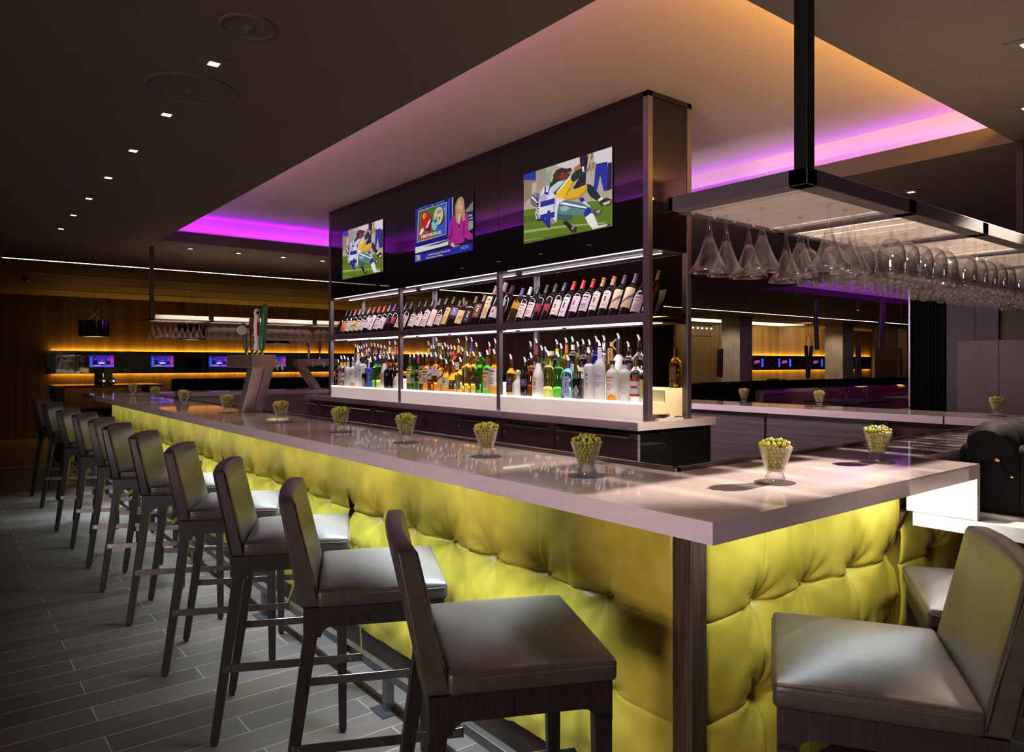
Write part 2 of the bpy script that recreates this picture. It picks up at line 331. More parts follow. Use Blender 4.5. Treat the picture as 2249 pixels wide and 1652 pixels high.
tv1=[((185,172,160),P('82,510 1472,68 1478,1300 88,1590')),
((30,60,165),P('82,510 270,450 275,590 85,595')),((150,128,102),P('85,595 275,590 250,820 90,960')),
((190,180,165),P('215,640 275,620 265,770 205,820')),
((165,148,132),P('272,450 430,400 430,700 290,780')),((135,165,162),P('430,490 520,440 510,680 440,690')),
((216,205,206),P('600,345 960,230 960,330 880,420 750,400 640,390')),((45,34,55),P('965,230 1090,190 1070,420 1060,700 960,740 860,720 990,500')),
((172,120,60),P('870,400 970,330 995,410 900,480')),((222,213,216),P('1180,160 1472,68 1472,300 1200,335')),
((176,130,70),P('1150,320 1215,300 1200,400 1130,470')),
((33,50,155),P('1220,340 1400,300 1430,760 1350,775 1290,520 1240,760 1190,700')),((40,34,62),P('1410,330 1472,310 1475,720 1400,770')),
((178,168,142),P('85,960 300,920 900,830 1478,740 1478,900 950,960 85,1080')),
((98,124,32),P('85,1060 600,990 1478,880 1478,1300 88,1590')),((84,108,26),P('85,1160 600,1080 600,1180 85,1260')),((80,104,24),P('88,1590 88,1530 700,1440 1100,1390 1100,1385 700,1462')),
((160,172,115),P('90,1380 700,1300 1380,1240 1380,1262 700,1330 90,1425')),((138,155,88),P('90,1530 400,1490 400,1504 92,1552')),
((22,58,44),P('490,690 545,520 600,440 720,600 560,800 520,760')),((232,200,30),P('508,620 545,515 555,545 530,620')),
((70,46,40),P('550,570 590,440 690,395 760,415 830,393 847,440 790,480 700,475 640,570 600,600')),((45,30,30),P('640,560 720,470 800,490 830,460 810,520 760,580 690,600')),
((135,48,40),ell(715,538,78,44,-25)),
((22,55,45),P('560,805 690,660 845,500 858,515 720,690 600,820')),((238,238,238),P('598,790 715,645 835,515 850,522 735,668 622,800')),
((236,192,28),P('580,832 700,700 820,560 885,622 830,740 745,895 620,862')),((196,150,22),P('830,740 885,622 870,610 790,730 730,880 745,895')),
((228,176,32),P('742,888 800,770 1000,690 1085,655 1092,760 965,880 780,912')),((186,136,25),P('780,912 965,880 1092,760 1088,725 950,850 770,890')),
((20,56,46),P('830,540 900,450 1010,400 1032,450 960,560 880,620 842,600')),((235,230,225),P('1003,390 1035,372 1052,450 1020,468')),
((118,112,84),P('1040,440 1060,290 1130,170 1180,165 1182,230 1140,290 1130,420 1090,472')),((38,28,38),P('1040,440 1060,290 1105,215 1092,330 1070,452')),((205,205,175),P('1112,230 1140,180 1150,200 1120,330 1100,420 1090,410')),
((19,50,44),P('1085,655 1130,655 1190,690 1305,850 1262,915 1160,862 1095,775')),((238,235,230),P('1258,892 1322,850 1352,892 1290,934')),
((48,44,40),P('1265,935 1350,880 1400,860 1475,895 1472,970 1330,1002')),((195,195,165),P('1330,950 1462,900 1444,955 1360,985')),
((205,203,210),P('1000,938 1060,908 1155,1015 1100,1012')),((30,50,150),P('962,882 1022,850 1062,908 1000,942')),((92,78,72),P('1160,1060 1325,1036 1335,1075 1300,1135 1222,1152 1190,1100')),((190,180,165),P('1230,1075 1310,1050 1270,1110')),
((140,142,150),ell(275,890,75,116,15)),((60,60,72),P('205,870 235,960 300,1000 270,1005 215,960')),((225,225,230),P('203,868 225,838 325,935 300,955')),((28,30,62),P('225,838 236,825 335,915 325,935')),((28,30,62),P('203,868 196,885 285,965 300,955')),
((226,222,234),P('345,860 400,700 490,680 560,790 600,860 740,890 655,960 622,1120 612,1245 560,1282 480,1185 380,1225 290,1205 276,1120 300,1000')),
((180,178,195),P('345,860 400,800 470,860 430,930 340,930')),((190,186,200),P('560,860 620,880 600,1000 570,1150 555,1060')),
((206,204,212),P('500,720 640,610 722,598 705,640 560,792 520,800')),((30,45,135),P('425,700 450,695 440,775 480,785 488,700 510,705 480,830 418,812')),
((150,145,142),P('430,1205 560,1180 606,1250 560,1282')),((30,28,60),P('300,1195 380,1190 385,1225 330,1230')),
((92,134,128),P('650,962 760,902 1000,940 1105,1002 1052,1135 880,1140 850,1200 760,1242 640,1192 622,1100')),((60,98,95),P('640,1192 622,1100 700,1130 840,1130 880,1140 850,1200 760,1242')),((150,186,180),P('672,1010 780,985 830,1030 760,1075 690,1075')),
((28,38,120),P('660,945 740,925 1108,1000 1092,1052 1060,1047 665,978')),((238,238,244),P('672,948 740,937 1098,1010 1086,1037 678,968')),
((34,54,165),P('1038,1110 1100,1010 1152,1018 1168,1090 1072,1172')),((236,232,228),P('1068,1172 1165,1100 1205,1132 1275,1300 1190,1357 1110,1262')),((220,215,210),P('1180,1357 1272,1298 1460,1268 1472,1288')),((40,38,40),P('1395,1305 1440,1265 1472,1280 1470,1292')),
((40,25,25),P('708,1242 792,1238 872,1320 832,1372')),((58,48,50),P('826,1372 872,1298 945,1330 930,1402 870,1417')),((170,160,155),P('850,1350 880,1310 900,1325 870,1365'))]
tv2=[((14,18,105),P('135,430 1283,85 1283,1320 135,1555')),((20,16,18),P('830,220 1283,85 1283,900 830,1010')),
((128,118,112),P('1125,500 1283,300 1283,500 1170,530')),((15,40,62),P('1190,545 1283,515 1283,690 1195,705')),((90,185,225),P('1200,670 1240,640 1283,635 1283,660 1205,690')),((150,145,140),P('1195,715 1283,700 1283,880 1195,930')),((22,16,16),P('1200,920 1283,860 1283,1000 1200,940')),
((48,58,225),P('790,238 830,222 830,1010 790,1030')),((150,162,192),P('866,200 892,193 892,610 868,630')),((36,42,155),P('135,440 192,420 172,1170 135,1190')),((52,86,205),P('200,412 445,340 445,362 200,450')),((52,86,205),P('500,325 725,255 725,285 500,352')),((130,150,230),P('462,335 485,328 485,372 462,380')),
((142,146,150),P('190,467 770,293 755,985 165,1147')),((62,112,58),P('207,492 750,320 740,965 185,1108')),((48,82,195),P('600,368 750,320 740,965 560,1012 590,800')),((90,140,220),P('690,420 750,400 745,560 700,640')),((150,74,38),P('200,825 260,800 480,880 480,1037 185,1100')),
((20,20,22),ell(375,700,92,190,0)),((192,34,28),ell(345,662,100,187,0)),((112,20,20),P('385,700 455,705 445,905 395,900')),((236,226,222),P('345,850 400,700 445,640 440,690 380,830')),((236,228,222),P('255,850 300,838 305,890 250,985 215,965 240,900')),((222,182,62),ell(318,580,28,60,12)),((192,34,28),ell(320,580,12,32,12)),
((25,25,30),ell(630,610,90,185,10)),((236,190,100),ell(602,588,95,192,8)),((118,190,204),P('455,745 575,602 622,640 615,700 575,780 555,870 500,895')),((40,60,90),P('510,700 560,640 570,700 520,740')),((30,26,30),ell(628,630,12,30,0)),((108,152,204),P('565,490 655,440 668,520 570,562')),
((205,218,216),P('135,1242 800,1080 800,1200 135,1370')),((70,92,92),P('290,1235 800,1085 790,1130 600,1190')),((24,22,25),P('135,1370 840,1205 1283,1110 1283,1172 135,1405')),
((176,140,94),P('945,700 938,400 990,240 1060,193 1112,260 1128,480 1135,690 1085,725 1060,560 985,560 990,760')),((212,160,130),ell(1030,400,54,122,0)),((120,70,60),P('985,360 1010,352 1010,366 987,372')),((120,70,60),P('1042,345 1070,340 1070,355 1044,360')),((150,60,60),P('1005,472 1045,462 1040,482 1012,490')),((216,170,144),P('985,560 1065,560 1045,700 1015,790 985,690')),
((165,40,132),P('872,612 960,570 985,690 1015,802 1068,610 1140,530 1195,560 1207,930 1283,990 1283,1092 1200,1102 1130,1050 1112,1152 940,1202 830,1202 790,1050 800,930')),((120,25,98),P('870,800 900,780 890,1000 830,1110 800,1050 850,980')),((120,25,98),P('1100,720 1130,700 1120,1000 1110,1100 1090,900')),((20,12,20),P('1000,775 1015,802 1035,770 1030,850 1010,830')),
((176,140,94),P('945,560 985,560 1000,760 960,720')),((176,140,94),P('1070,540 1128,480 1138,690 1085,715')),((218,166,142),P('845,1212 885,1145 935,1190 925,1225 880,1240')),((225,225,228),P('890,1240 1018,1210 1018,1228 890,1255')),
((34,40,155),P('135,1405 1283,1168 1283,1320 135,1555')),((60,90,220),P('135,1405 255,1382 255,1530 135,1555')),((225,205,80),ell(196,1455,36,55,0)),((190,60,60),ell(185,1460,14,25,0))]

q1=[(82,510),(1472,68),(1478,1300),(88,1590)];q2=[(135,430),(1283,85),(1283,1320),(135,1555)]
def squared(tv,q):
    f=homog(q); out=[]
    for c,p in tv: out.append((lin(c),[tuple(max(0.0,min(1.0,float(t))) for t in f(pt)) for pt in p]))
    return out
TV_TACKLE = squared(tv1,q1); TV_NEWS = squared(tv2,q2)
# ------------------------------------------------------------------ ceiling fittings
def downlight(name, label, x, y, group, target=None, power=0, angle=50, col=WARM, size=.042):
    o = thing(name, label, 'ceiling light', (x, y, ZC), 0, group)
    MB().box(-.065, .065, -.065, .065, -.004, .0).build('trim_plate', CEIL, o)
    MB().box(-size / 2, size / 2, -size / 2, size / 2, -.006, -.0035).build('lamp_lens', mat('lamp_lens', (1, 1, 1), .4, emit=(1.0, .80, .62), es=2), o)
    if power:
        l = spot('downlight_beam', (0, 0, -.03), Vector(target) - Vector((x, y, ZC)) if target else (0, 0, -2), power, col, angle, .7, .03)
        l.parent = o
    return o
for k, y in enumerate((.79, 1.594, 2.397)):  # unseen lamps continuing the row, added to brighten the near bar top
    downlight('downlight', f'unseen added square ceiling light above the {("bar corner", "nearest stool", "second stool")[k]}', .92, y, 'square ceiling lights over the stools', (1.52, y, 1.07), 36, 46)
for k in range(7):
    downlight('downlight', f'small square ceiling light, {ORD[k]} from the camera in the row over the stools', .92, 3.2 + .803 * k, 'square ceiling lights over the stools', (1.52, 3.2 + .803 * k, 1.07), 46, 44)
for k, x in enumerate((2.205, 2.728, 3.252, 3.751)):
    downlight('downlight', f'small square ceiling light beyond the purple cove, {ORD[k]} from the left', x, 8.53, 'square ceiling lights beyond the cove', (x, 8.95, 1.0), 240, 60)
downlight('downlight', 'small ceiling light seen just above the hanging wine glasses at right', 5.66, 2.4, None, (5.1, 2.4, 1.0), 110, 60)
downlight('downlight', 'small ceiling light at the upper right edge of the photo', 3.4, 1.0, None, (3.2, 1.25, 1.9), 420, 80)
downlight('downlight', 'small bright ceiling light before the white line over the dining room', 17.2, 8.5, None, (17.2, 8.6, 0), 60, 80)
downlight('downlight', 'ceiling spotlight aimed at the near bar corner', 4.3, .72, None, (1.92, 1.24, 1.07), 2300, 15)
downlight('downlight', 'unseen added ceiling light over the first bay of the glass rack', 2.25, 1.25, None, (2.2, 1.25, 1.0), 230, 75, (1.0, .80, .66))  # unseen lamp added to light the rack slats from above
downlight('downlight', 'added ceiling light over the far end of the near glass rack', 4.25, 1.25, None, (4.0, 1.25, 1.9), 420, 80)  # another added lamp, brightens the slats of the last bays
for (x, y, r, lab) in ((.92, 3.568, .20, 'large round ceiling speaker between the first two square lights'), (.92, 2.77, .105, 'smaller round ceiling speaker nearest the camera')):
    o = thing('ceiling_speaker', lab, 'speaker', (x, y, ZC), 0, 'round ceiling speakers')
    MB().lathe([(r, .0), (r, -.006), (r * .9, -.009), (r * .87, -.004), (r * .87, 0)], 40).build('trim_ring', CEIL, o, 30)
    MB().lathe([(r * .86, -.001), (r * .86, -.005), (0, -.004)], 40).build('grille', mat('speaker_grille', (.075, .060, .046), .8), o)
    MB().box(-.012, .012, -.03, .03, -.010, -.004).build('badge', mat('speaker_badge', (.10, .08, .06), .6), o)
def strip(name, label, x0, x1, y, wd):
    o = thing(name, label, 'ceiling light', ((x0 + x1) / 2, y, ZC))
    h = (x1 - x0) / 2
    MB().box(-h, h, -wd / 2, wd / 2, -.012, -.004).build('diffuser', LEDW, o)
    MB().box(-h - .01, h + .01, -wd / 2 - .012, -wd / 2, -.014, 0).box(-h - .01, h + .01, wd / 2, wd / 2 + .012, -.014, 0).build('channel', CEIL, o)
strip('linear_ceiling_light', 'long thin white line of light across the ceiling beyond the bar', .62, 26.0, 10.55, .075)
st(MB().box(15.2, 22.5, 12.9, 13.75, ZC - .01, ZC - .002).build('trim_3', mat('luminous_panel', (1, 1, 1), .5, emit=(1.0, .86, .50), es=2.2)), 'bright luminous ceiling panel behind the dining room column')

# ------------------------------------------------------------------ the bar
BX0, BY0, BX1, BY1 = 1.26, .925, 5.41, 9.255         # outer edge of the stone top
IX0, IY0, IX1, IY1 = 1.765, 1.43, 4.91, 8.75          # inner edge
ZB, TH = 1.07, .048
bar = thing('stone_countertop', 'glossy pale mauve stone bar top running in a ring round the back bar', 'countertop', (0, 0, 0))
def ring_mesh():
    mb = MB(); z0, z1 = ZB - TH, ZB
    o = [(BX0, BY0), (2.69, BY0), (2.69, 1.127), (BX1, 1.127), (BX1, BY1), (BX0, BY1)]
    i = [(IX0, IY0), (2.69, IY0), (IX1 - .02, IY0), (IX1, IY0), (IX1, IY1), (IX0, IY1)]
    for z in (z0, z1):
        pass
    vs = [(x, y, z) for z in (z0, z1) for ring in (o, i) for x, y in ring]
    n = 6; fs = []
    for k in range(n):
        a, b = k, (k + 1) % n
        fs.append((2 * n + a, 2 * n + b, 3 * n + b, 3 * n + a)); fs.append((a, n + a, n + b, b))
        fs.append((a, b, 2 * n + b, 2 * n + a)); fs.append((n + a, 3 * n + a, 3 * n + b, n + b))
    return mb.add(vs, fs)
ring_mesh().build('slab', STONE, bar, bevel=.003)
mb = MB(); e = .022; zt = ZB + .012
for (x0, x1, y0, y1) in ((IX0 - .004, IX0 + e, IY0 - .004, IY1 - .005), (IX0, IX1 - .005, IY0 - .004, IY0 + e)):
    mb.box(x0, x1, y0, y1, ZB - TH - .002, zt)
mb.build('edge_rail', mat('edge_rail', (.16, .12, .12), .22, .9), bar, bevel=.002)
MB().box(2.667, 2.69, BY0, 1.146, .885, ZB - TH).build('drop_leg', STONE2, bar)
mb = MB().box(IX1 - .002, IX1 + .01, 1.885, 1.893, ZB - TH - .003, ZB + .001); mb.build('joint', BLACK, bar)
low = MB().box(2.668, 4.6, .42, 1.127, .835, .883).build('lowered_counter', STONE2, bevel=.003)
tag(low, 'lower white stone counter beside the right hand end of the bar top', 'countertop')

LX, LY, LZ0, LZ1 = 1.535, 1.195, .19, ZB - TH         # face of the padding
def tufted(length, tile, rows, first=0.0, ext=True):
    """padded panel in local (u along, v up, w outwards): pillows, pulled-in buttons, seams and folds"""
    sub = [0, .012, .03, .07, .12, .18, .25, .33, .42, .5, .58, .67, .75, .82, .88, .93, .97, .988]
    us = [0.0]; k = 0
    us = sorted({round((i + s) * tile + first, 5) for i in range(-1, int(length / tile) + 2) for s in sub})
    us = [u for u in us if 0 <= u <= length]; us = sorted(set([0.0] + us + [length]))
    vs_ = []
    for a, b in zip(rows[:-1], rows[1:]): vs_ += [a + (b - a) * s for s in sub]
    vs_.append(rows[-1])
    seams = rows[1:-1]
    rnd = random.Random(3); ph = {}
    verts = []
    for v in vs_:
        for u in us:
            iu = round((u - first) / tile); du = u - (iu * tile + first)
            sv = min(seams, key=lambda q: abs(q - v)); dv = v - sv; js = seams.index(sv)
            key = (iu, js)
            if key not in ph: ph[key] = (rnd.uniform(0, 6), rnd.uniform(.8, 1.25))
            p, am = ph[key]
            onb = (0 < iu * tile + first < length)
            db = math.hypot(du, dv) if onb else 9
            r = next(q for q in range(len(rows) - 1) if v <= rows[q + 1] + 1e-9); t = (v - rows[r]) / (rows[r + 1] - rows[r])
            h = .056 * am * (1 - math.exp(-(db / .055) ** 1.05)) if onb else .054
            h = min(h, .058)
            h += .010 * math.sin(PI * min(max(t, 0), 1)) ** .8
            h -= .005 * math.exp(-abs(dv) / .005) + .0025 * math.exp(-abs(du) / .004)
            if onb and db > .008:
                th = math.atan2(dv, du); amp = .0062 * math.exp(-((db - .055) / .05) ** 2)
                h += amp * math.cos(9 * th + p) * (1 if dv > 0 else .55)
            edge = min(u, length - u); h -= .006 * math.exp(-edge / .006)
            h += .0022 * math.sin(u * 37 + v * 21 + p) * math.sin(v * 33 + u * 5)
            verts.append((u, v, h))
    nu = len(us); fs = [(j * nu + i, j * nu + i + 1, (j + 1) * nu + i + 1, (j + 1) * nu + i) for j in range(len(vs_) - 1) for i in range(nu - 1)]
    btn = [(i * tile + first, q) for i in range(0, int(length / tile) + 1) for q in seams if .03 < i * tile + first < length - .03]
    return verts, fs, btn
ROWS = [LZ0, .45, .715, LZ1]
front = thing('bar_counter', 'chartreuse tufted leather front of the long bar beside the row of stools', 'bar')
tile = .2635; L = BY1 - .27 - LY
sec = 4
for k in range(sec):
    y0 = LY + .04 + (L - .04) * k / sec; ln = (L - .04) / sec; tl = ln / round(ln / tile)
    vs, fs, btn = tufted(ln, tl, ROWS)
    mb = MB(); mb.add([(LX + .040 - wv, y0 + u, v) for u, v, wv in vs], [tuple(reversed(f)) for f in fs])
    mb.box(LX + .052, LX + .066, y0, y0 + ln, LZ0, LZ1)
    p = mb.build('leather_panel', GREEN, front, True)
    bm_ = MB()
    for u, v in btn: bm_.sphere((LX + .035, y0 + u, v), .009, 8, 5)
    bm_.build('tuft_buttons', GREEN, p, True)
MB().box(LX + .06, LX + .095, LY, LY + L, 0, LZ0).build('kick_plate', KICK, front)
MB().box(LX + .067, LX + .10, LY, LY + L + .1, LZ0, LZ1).build('backing_board', KICK, front)
MB().box(1.33, 1.36, LY - .1, LY + L, ZB - TH - .004, ZB - TH).build('light_channel', mat('channel_grey', (.4, .4, .4), .5), front)
side = thing('bar_counter', 'chartreuse tufted leather end of the bar behind the two right hand stools', 'bar')
vs, fs, btn = tufted(1.10, .269, ROWS)
mb = MB(); mb.add([(LX + .04 + u, LY + .040 - wv, v) for u, v, wv in vs], fs); mb.box(LX + .04, LX + 1.14, LY + .052, LY + .066, LZ0, LZ1)
p = mb.build('leather_panel', GREEN, side, True)
bm_ = MB()
for u, v in btn: bm_.sphere((LX + .04 + u, LY + .035, v), .009, 8, 5)
bm_.build('tuft_buttons', GREEN, p, True)
vs, fs, btn = tufted(1.9, .3, [LZ0, .45, .68, .83])
mb = MB(); mb.add([(2.70 + u, LY + .040 - wv, v) for u, v, wv in vs], fs); mb.box(2.70, 4.6, LY + .052, LY + .066, LZ0, .83)
mb.build('leather_panel', GREEN, side, True)
MB().box(LX + .04, 4.6, LY + .067, LY + .10, 0, LZ0).build('kick_plate', KICK, side)
MB().box(LX + .04, 4.6, LY + .067, LY + .10, LZ0, .83).build('backing_board', KICK, side)
MB().add([(2.665, 1.15, .875), (2.665, 1.185, .875), (2.665, 1.185, .80), (2.70, 1.15, .875), (2.70, 1.185, .875), (2.70, 1.185, .80)], [(0, 1, 2), (3, 5, 4), (0, 3, 4, 1), (1, 4, 5, 2), (0, 2, 5, 3)]).build('corner_bracket', POSTW, side)
post = MB().box(LX - .030, LX + .034, LY - .026, LY + .036, 0, ZB - TH).build('corner_post', POSTW, bevel=.003)
tag(post, 'dark wooden post at the near corner between the two green leather faces', 'post')
MB().box(LX - .030, LX - .008, LY - .034, LY - .012, ZB - TH - .022, ZB - TH).build('bracket', STEEL, post)
hook = MB().tube([(1.40, 1.32, .995), (1.405, 1.32, .985)], .004, 6)
rail = thing('foot_rail', 'square steel foot rail running along the floor below the long bar front', 'foot rail')
MB().box(1.412, 1.444, 1.0, 9.0, .135, .170).build('rail_bar', RAIL, rail, bevel=.003)
for k in range(6):
    y = 1.21 + 1.403 * k
    lg = MB().box(1.411, 1.445, y - .018, y + .018, .006, .136).build('leg', RAIL, rail)
    MB().box(1.375, 1.481, y - .055, y + .055, 0, .007).build('base_plate', RAIL, lg)

# ------------------------------------------------------------------ bar stools
def cushion(x0, x1, y0, y1, z0, z1, crown=.0, n=8, rnd=.012):
    """padded block: crowned top, rounded edges"""
    bm = bmesh.new(); bmesh.ops.create_grid(bm, x_segments=n, y_segments=n, size=.5)
    for v in bm.verts:
        u, t = v.co.x * 2, v.co.y * 2
        v.co = (x0 + (x1 - x0) * (v.co.x + .5), y0 + (y1 - y0) * (v.co.y + .5), z1 + crown * (1 - abs(u) ** 2.6) * (1 - abs(t) ** 2.6))
    ext = bmesh.ops.extrude_face_region(bm, geom=bm.faces[:])
    for v in [g for g in ext['geom'] if isinstance(g, bmesh.types.BMVert)]: pass
    lower = [g for g in ext['geom'] if isinstance(g, bmesh.types.BMVert)]
    for v in lower: v.co.z = z0
    bmesh.ops.recalc_face_normals(bm, faces=bm.faces)
    eds = [e_ for e_ in bm.edges if len(e_.link_faces) == 2 and e_.calc_face_angle() > .9]
    bmesh.ops.bevel(bm, geom=eds, offset=rnd, segments=3, profile=.5, affect='EDGES')
    return bm
def bm_obj(bm, name, m, parent=None, smooth=40):
    bmesh.ops.recalc_face_normals(bm, faces=bm.faces)
    me = bpy.data.meshes.new(name); bm.to_mesh(me); bm.free(); me.materials.append(m)
    me.polygons.foreach_set('use_smooth', [True] * len(me.polygons)); me.set_sharp_from_angle(angle=R(smooth)); me.update()
    return link(name, me, parent)
def make_stool(label):
    t = thing('bar_stool', label, 'bar stool', (0, 0, 0), 0, 'brown leather bar stools')
    seat = bm_obj(cushion(-.165, .215, -.233, .233, .690, .742, .020, 10, .011), 'seat', BROWN, t)
    mb = MB(); q = .0022
    mb.tube([(-.15, -.2335, .726), (.203, -.2335, .726), (.2155, -.221, .726), (.2155, .221, .726), (.203, .2335, .726), (-.15, .2335, .726)], q, 5)
    mb.build('stitching', STITCH, seat)
    bm = cushion(-.031, .031, -.226, .226, .690, 1.005, .010, 8, .012)
    for v in bm.verts:
        z = (v.co.z - .69) / .315; th = 1 - .26 * z
        v.co.x = v.co.x * th - .185 - .066 * z + .012 * (1 - (v.co.y / .226) ** 2) * z * 0
        v.co.x -= .014 * (1 - (v.co.y / .226) ** 2) * min(1, z * 1.5)
    back = bm_obj(bm, 'backrest', BROWN, t)
    for s in (-1, 1): MB().tube([(-.174, s * .2252, .755), (-.236, s * .2252, .985)], .0017, 5).build('stitching', STITCH, back)
    f = .028; poly = [(-.2, .6895), (.205, .6895), (.205, .635), (.165, .635)]
    cx0, cx1 = .165 - f, -.155 + f
    poly = [(.205, .6895), (-.205, .6895), (-.205, .604), (-.160, .604)] + [(cx1 - f * math.cos(a), .632 - f + f + .0 - f + f * math.sin(a)) for a in (0, .4, .8, 1.2, PI / 2)] + [(cx0 + f * math.sin(a), .632 - f + f * math.cos(a)) for a in (0, .4, .8, 1.2, PI / 2)] + [(.165, .604), (.205, .604)]
    fr = MB()
    for s in (-1, 1): fr.prism(poly, s * .225, s * .190, 'y')
    fr.box(-.205, -.165, -.192, .192, .632, .6895).box(.168, .205, -.192, .192, .632, .6895)
    fr.build('seat_frame', DWOOD, t)
    for s in (-1, 1):
        MB().taper((.184, s * .2075, .62), (.021, .0175), (.190, s * .212, .012), (.014, .013)).build('leg', DWOOD, t, bevel=.002)
        MB().taper((-.184, s * .2075, .62), (.021, .0175), (-.268, s * .213, .012), (.015, .013)).build('leg', DWOOD, t, bevel=.002)
    for lg in [c for c in t.children if c.name.startswith('leg')]:
        x = .190 if lg.data.vertices[0].co.x > 0 else -.268; y = .212 if lg.data.vertices[0].co.y > 0 else -.213
        MB().lathe([(0, 0), (.011, 0), (.011, .013), (0, .013)], 8, (x, y, 0)).build('foot_glide', BLACK, lg)
    mb = MB(); zf = .285; hb = .030
    for s in (-1, 1): mb.bar((-.235, s * .231, zf), (.262, s * .231, zf), .005, hb)
    mb.bar((.2595, -.2335, zf), (.2595, .2335, zf), .005, hb)
    fb = mb.build('footrest', FOOT, t, bevel=.0012)
    mb = MB()
    for s in (-1, 1):
        for x in (-.215, .215): mb.tube([(x, s * .2325, zf), (x, s * .237, zf)], .006, 8)
    mb.build('bolts', CHROME, fb)
    return t
stool = make_stool('brown leather bar stool nearest the camera on the left side of the near bar corner')
crn = [(.808, 1.322, -26), (.820, 2.027, -25.5), (.838, 2.73, -25.5), (.842, 3.48, -26), (.847, 4.275, -26), (.834, 5.005, -27), (.853, 5.65, -26), (.845, 6.34, -25.5), (.823, 7.056, -25), (.84, 8.30, -24), (.83, 9.10, -24)]
def stool_at(cx, cy, a):
    """centre of a stool whose rear corner of the upholstery is at (cx, cy)"""
    ca, sa = math.cos(R(a)), math.sin(R(a)); lx, ly = -.216, -.228
    return (cx - (lx * ca - ly * sa), cy - (lx * sa + ly * ca), 0)
for k, (x, y, a) in enumerate(crn):
    loc = stool_at(x, y, a)
    if k == 0: stool.location = loc; stool.rotation_euler.z = R(a)
    else: dup(stool, loc, a, f'brown leather bar stool, {ORD[k]} along the long bar from the near corner' if k < 10 else 'brown leather bar stool farthest from the camera at the end of the long bar')
dup(stool, (1.6616, .785, 0), 122, 'brown leather bar stool large at the lower right corner, back turned right')
dup(stool, (2.39, .775, 0), 121, 'brown leather bar stool tucked under the white lowered counter at the right edge')

# ------------------------------------------------------------------ snack glasses
PEAC = [hexc('b3b03c'), hexc('9aa03a'), hexc('c7b84a'), hexc('8c9440'), hexc('a8a85a')]
PEAM = [noisy(mat('pea_%d' % i, rough=.6), tuple(v * .8 for v in c), c, (1, 1, 1), 150, 3, bump=.3) for i, c in enumerate(PEAC)]
RV = [(0, .0), (.026, .0), (.027, .012), (.0225, .022), (.021, .026), (.0245, .032), (.0475, .0985), (.0480, .1), (.0465, .1), (.0448, .097), (.0225, .0345), (.018, .031), (0, .0305)]
snack = thing('snack_glass', '', 'snack glass')
MB().lathe(RV, 32).build('glass', BOWLG, snack, 50)
def pea_spots(seed, n=62):
    rnd = random.Random(seed); pts = []
    def ok(p, d): return all((p[0] - q[0]) ** 2 + (p[1] - q[1]) ** 2 + (p[2] - q[2]) ** 2 > d * d for q in pts)
    for z in (.040, .0495, .059, .0685, .078, .0875, .097):        # rings against the glass
        r = .0225 + (z - .0345) * .3568 - .0068; m = max(4, int(2 * PI * r / .0108)); o = rnd.uniform(0, 6)
        for k in range(m):
            a = o + 2 * PI * k / m; p = (r * math.cos(a), r * math.sin(a), z + rnd.uniform(-.0012, .0012))
            if ok(p, .0088): pts.append(p)
    for q in range(400):
        r = .041 * math.sqrt(rnd.random()); a = rnd.uniform(0, 6.283)
        p = (r * math.cos(a), r * math.sin(a), .1025 + .0135 * (1 - (r / .041) ** 2) + rnd.uniform(-.003, .004))
        if ok(p, .0092): pts.append(p)
    return pts
PEA = []
rnd = random.Random(5)
for i in range(5):
    mb = MB(); mb.sphere((0, 0, 0), .0056, 8, 6)
    mb.v = [tuple(c * rnd.uniform(.88, 1.1) for c in v) for v in mb.v]
    PEA.append(mb.mesh('coated_pea', PEAM[i], True))
bowls = [(1.82, 1.13, 'at the near corner in the spotlight'), (2.466, 1.153, 'right of the spotlit one'), (1.497, 1.542, 'first on the long bar from the near corner'),
         (1.525, 2.077, 'second on the long bar from the near corner'), (1.535, 2.654, 'third on the long bar from the near corner'), (1.522, 3.254, 'fourth on the long bar from the near corner'),
         (1.507, 3.986, 'on the long bar right of the beer tower'), (1.517, 4.975, 'on the long bar just left of the beer tower'), (1.513, 6.04, 'left of the black card terminal'),
         (1.536, 7.094, 'second from the far end of the long bar'), (1.596, 8.352, 'at the far end of the long bar'), (5.30, 3.579, 'farthest on the opposite bar leg'),
         (5.30, 2.916, 'on the opposite bar leg before the booth'), (5.22, 1.70, 'at the right end of the opposite bar leg')]
core = MB().lathe([(0, .036), (.013, .037), (.034, .098), (.028, .104), (0, .111)], 16).mesh('pea_fill', PEAM[3], True)
MB_rest = MB(); n_pea = 0
for k, (x, y, where) in enumerate(bowls):
    g = snack if k == 0 else dup(snack, group='flared snack glasses on the bar')
    g.location = (x, y, ZB + .0015); g['label'] = f'flared glass of green peas {where}'; g['group'] = 'flared snack glasses on the bar'
    c = MB().lathe([(0, 0), (.0545, 0), (.0545, .0015), (0, .0015)], 32).build('coaster', mat('coaster', (.030, .022, .024), .45), loc=(x, y, ZB))
    tag(c, f'dark round coaster under the glass {where}', 'coaster', 'dark coasters under the snack glasses')
    pts = pea_spots(k)
    link('pea_fill', core, g)
    rnd = random.Random(k)
    for p in pts:
        i = rnd.choice((0, 0, 1, 2, 2, 3, 4))
        n_pea += 1
        if k in (0, 1) and n_pea <= 298:
            o = link('coated_pea', PEA[i], None, 0, (x + p[0], y + p[1], ZB + .0015 + p[2])); o.rotation_euler = (rnd.uniform(0, 3), rnd.uniform(0, 3), rnd.uniform(0, 3))
            tag(o, f'green coated pea in the glass {where}', 'pea', f'peas in the snack glass {where}')
        else:
            MB_rest.cur = i; MB_rest.sphere((x + p[0], y + p[1], ZB + .0015 + p[2]), .0056, 6, 4)
tag(MB_rest.build('coated_peas', PEAM, None, True), 'green coated peas filling the other, more distant snack glasses', 'pea', None, 'stuff')

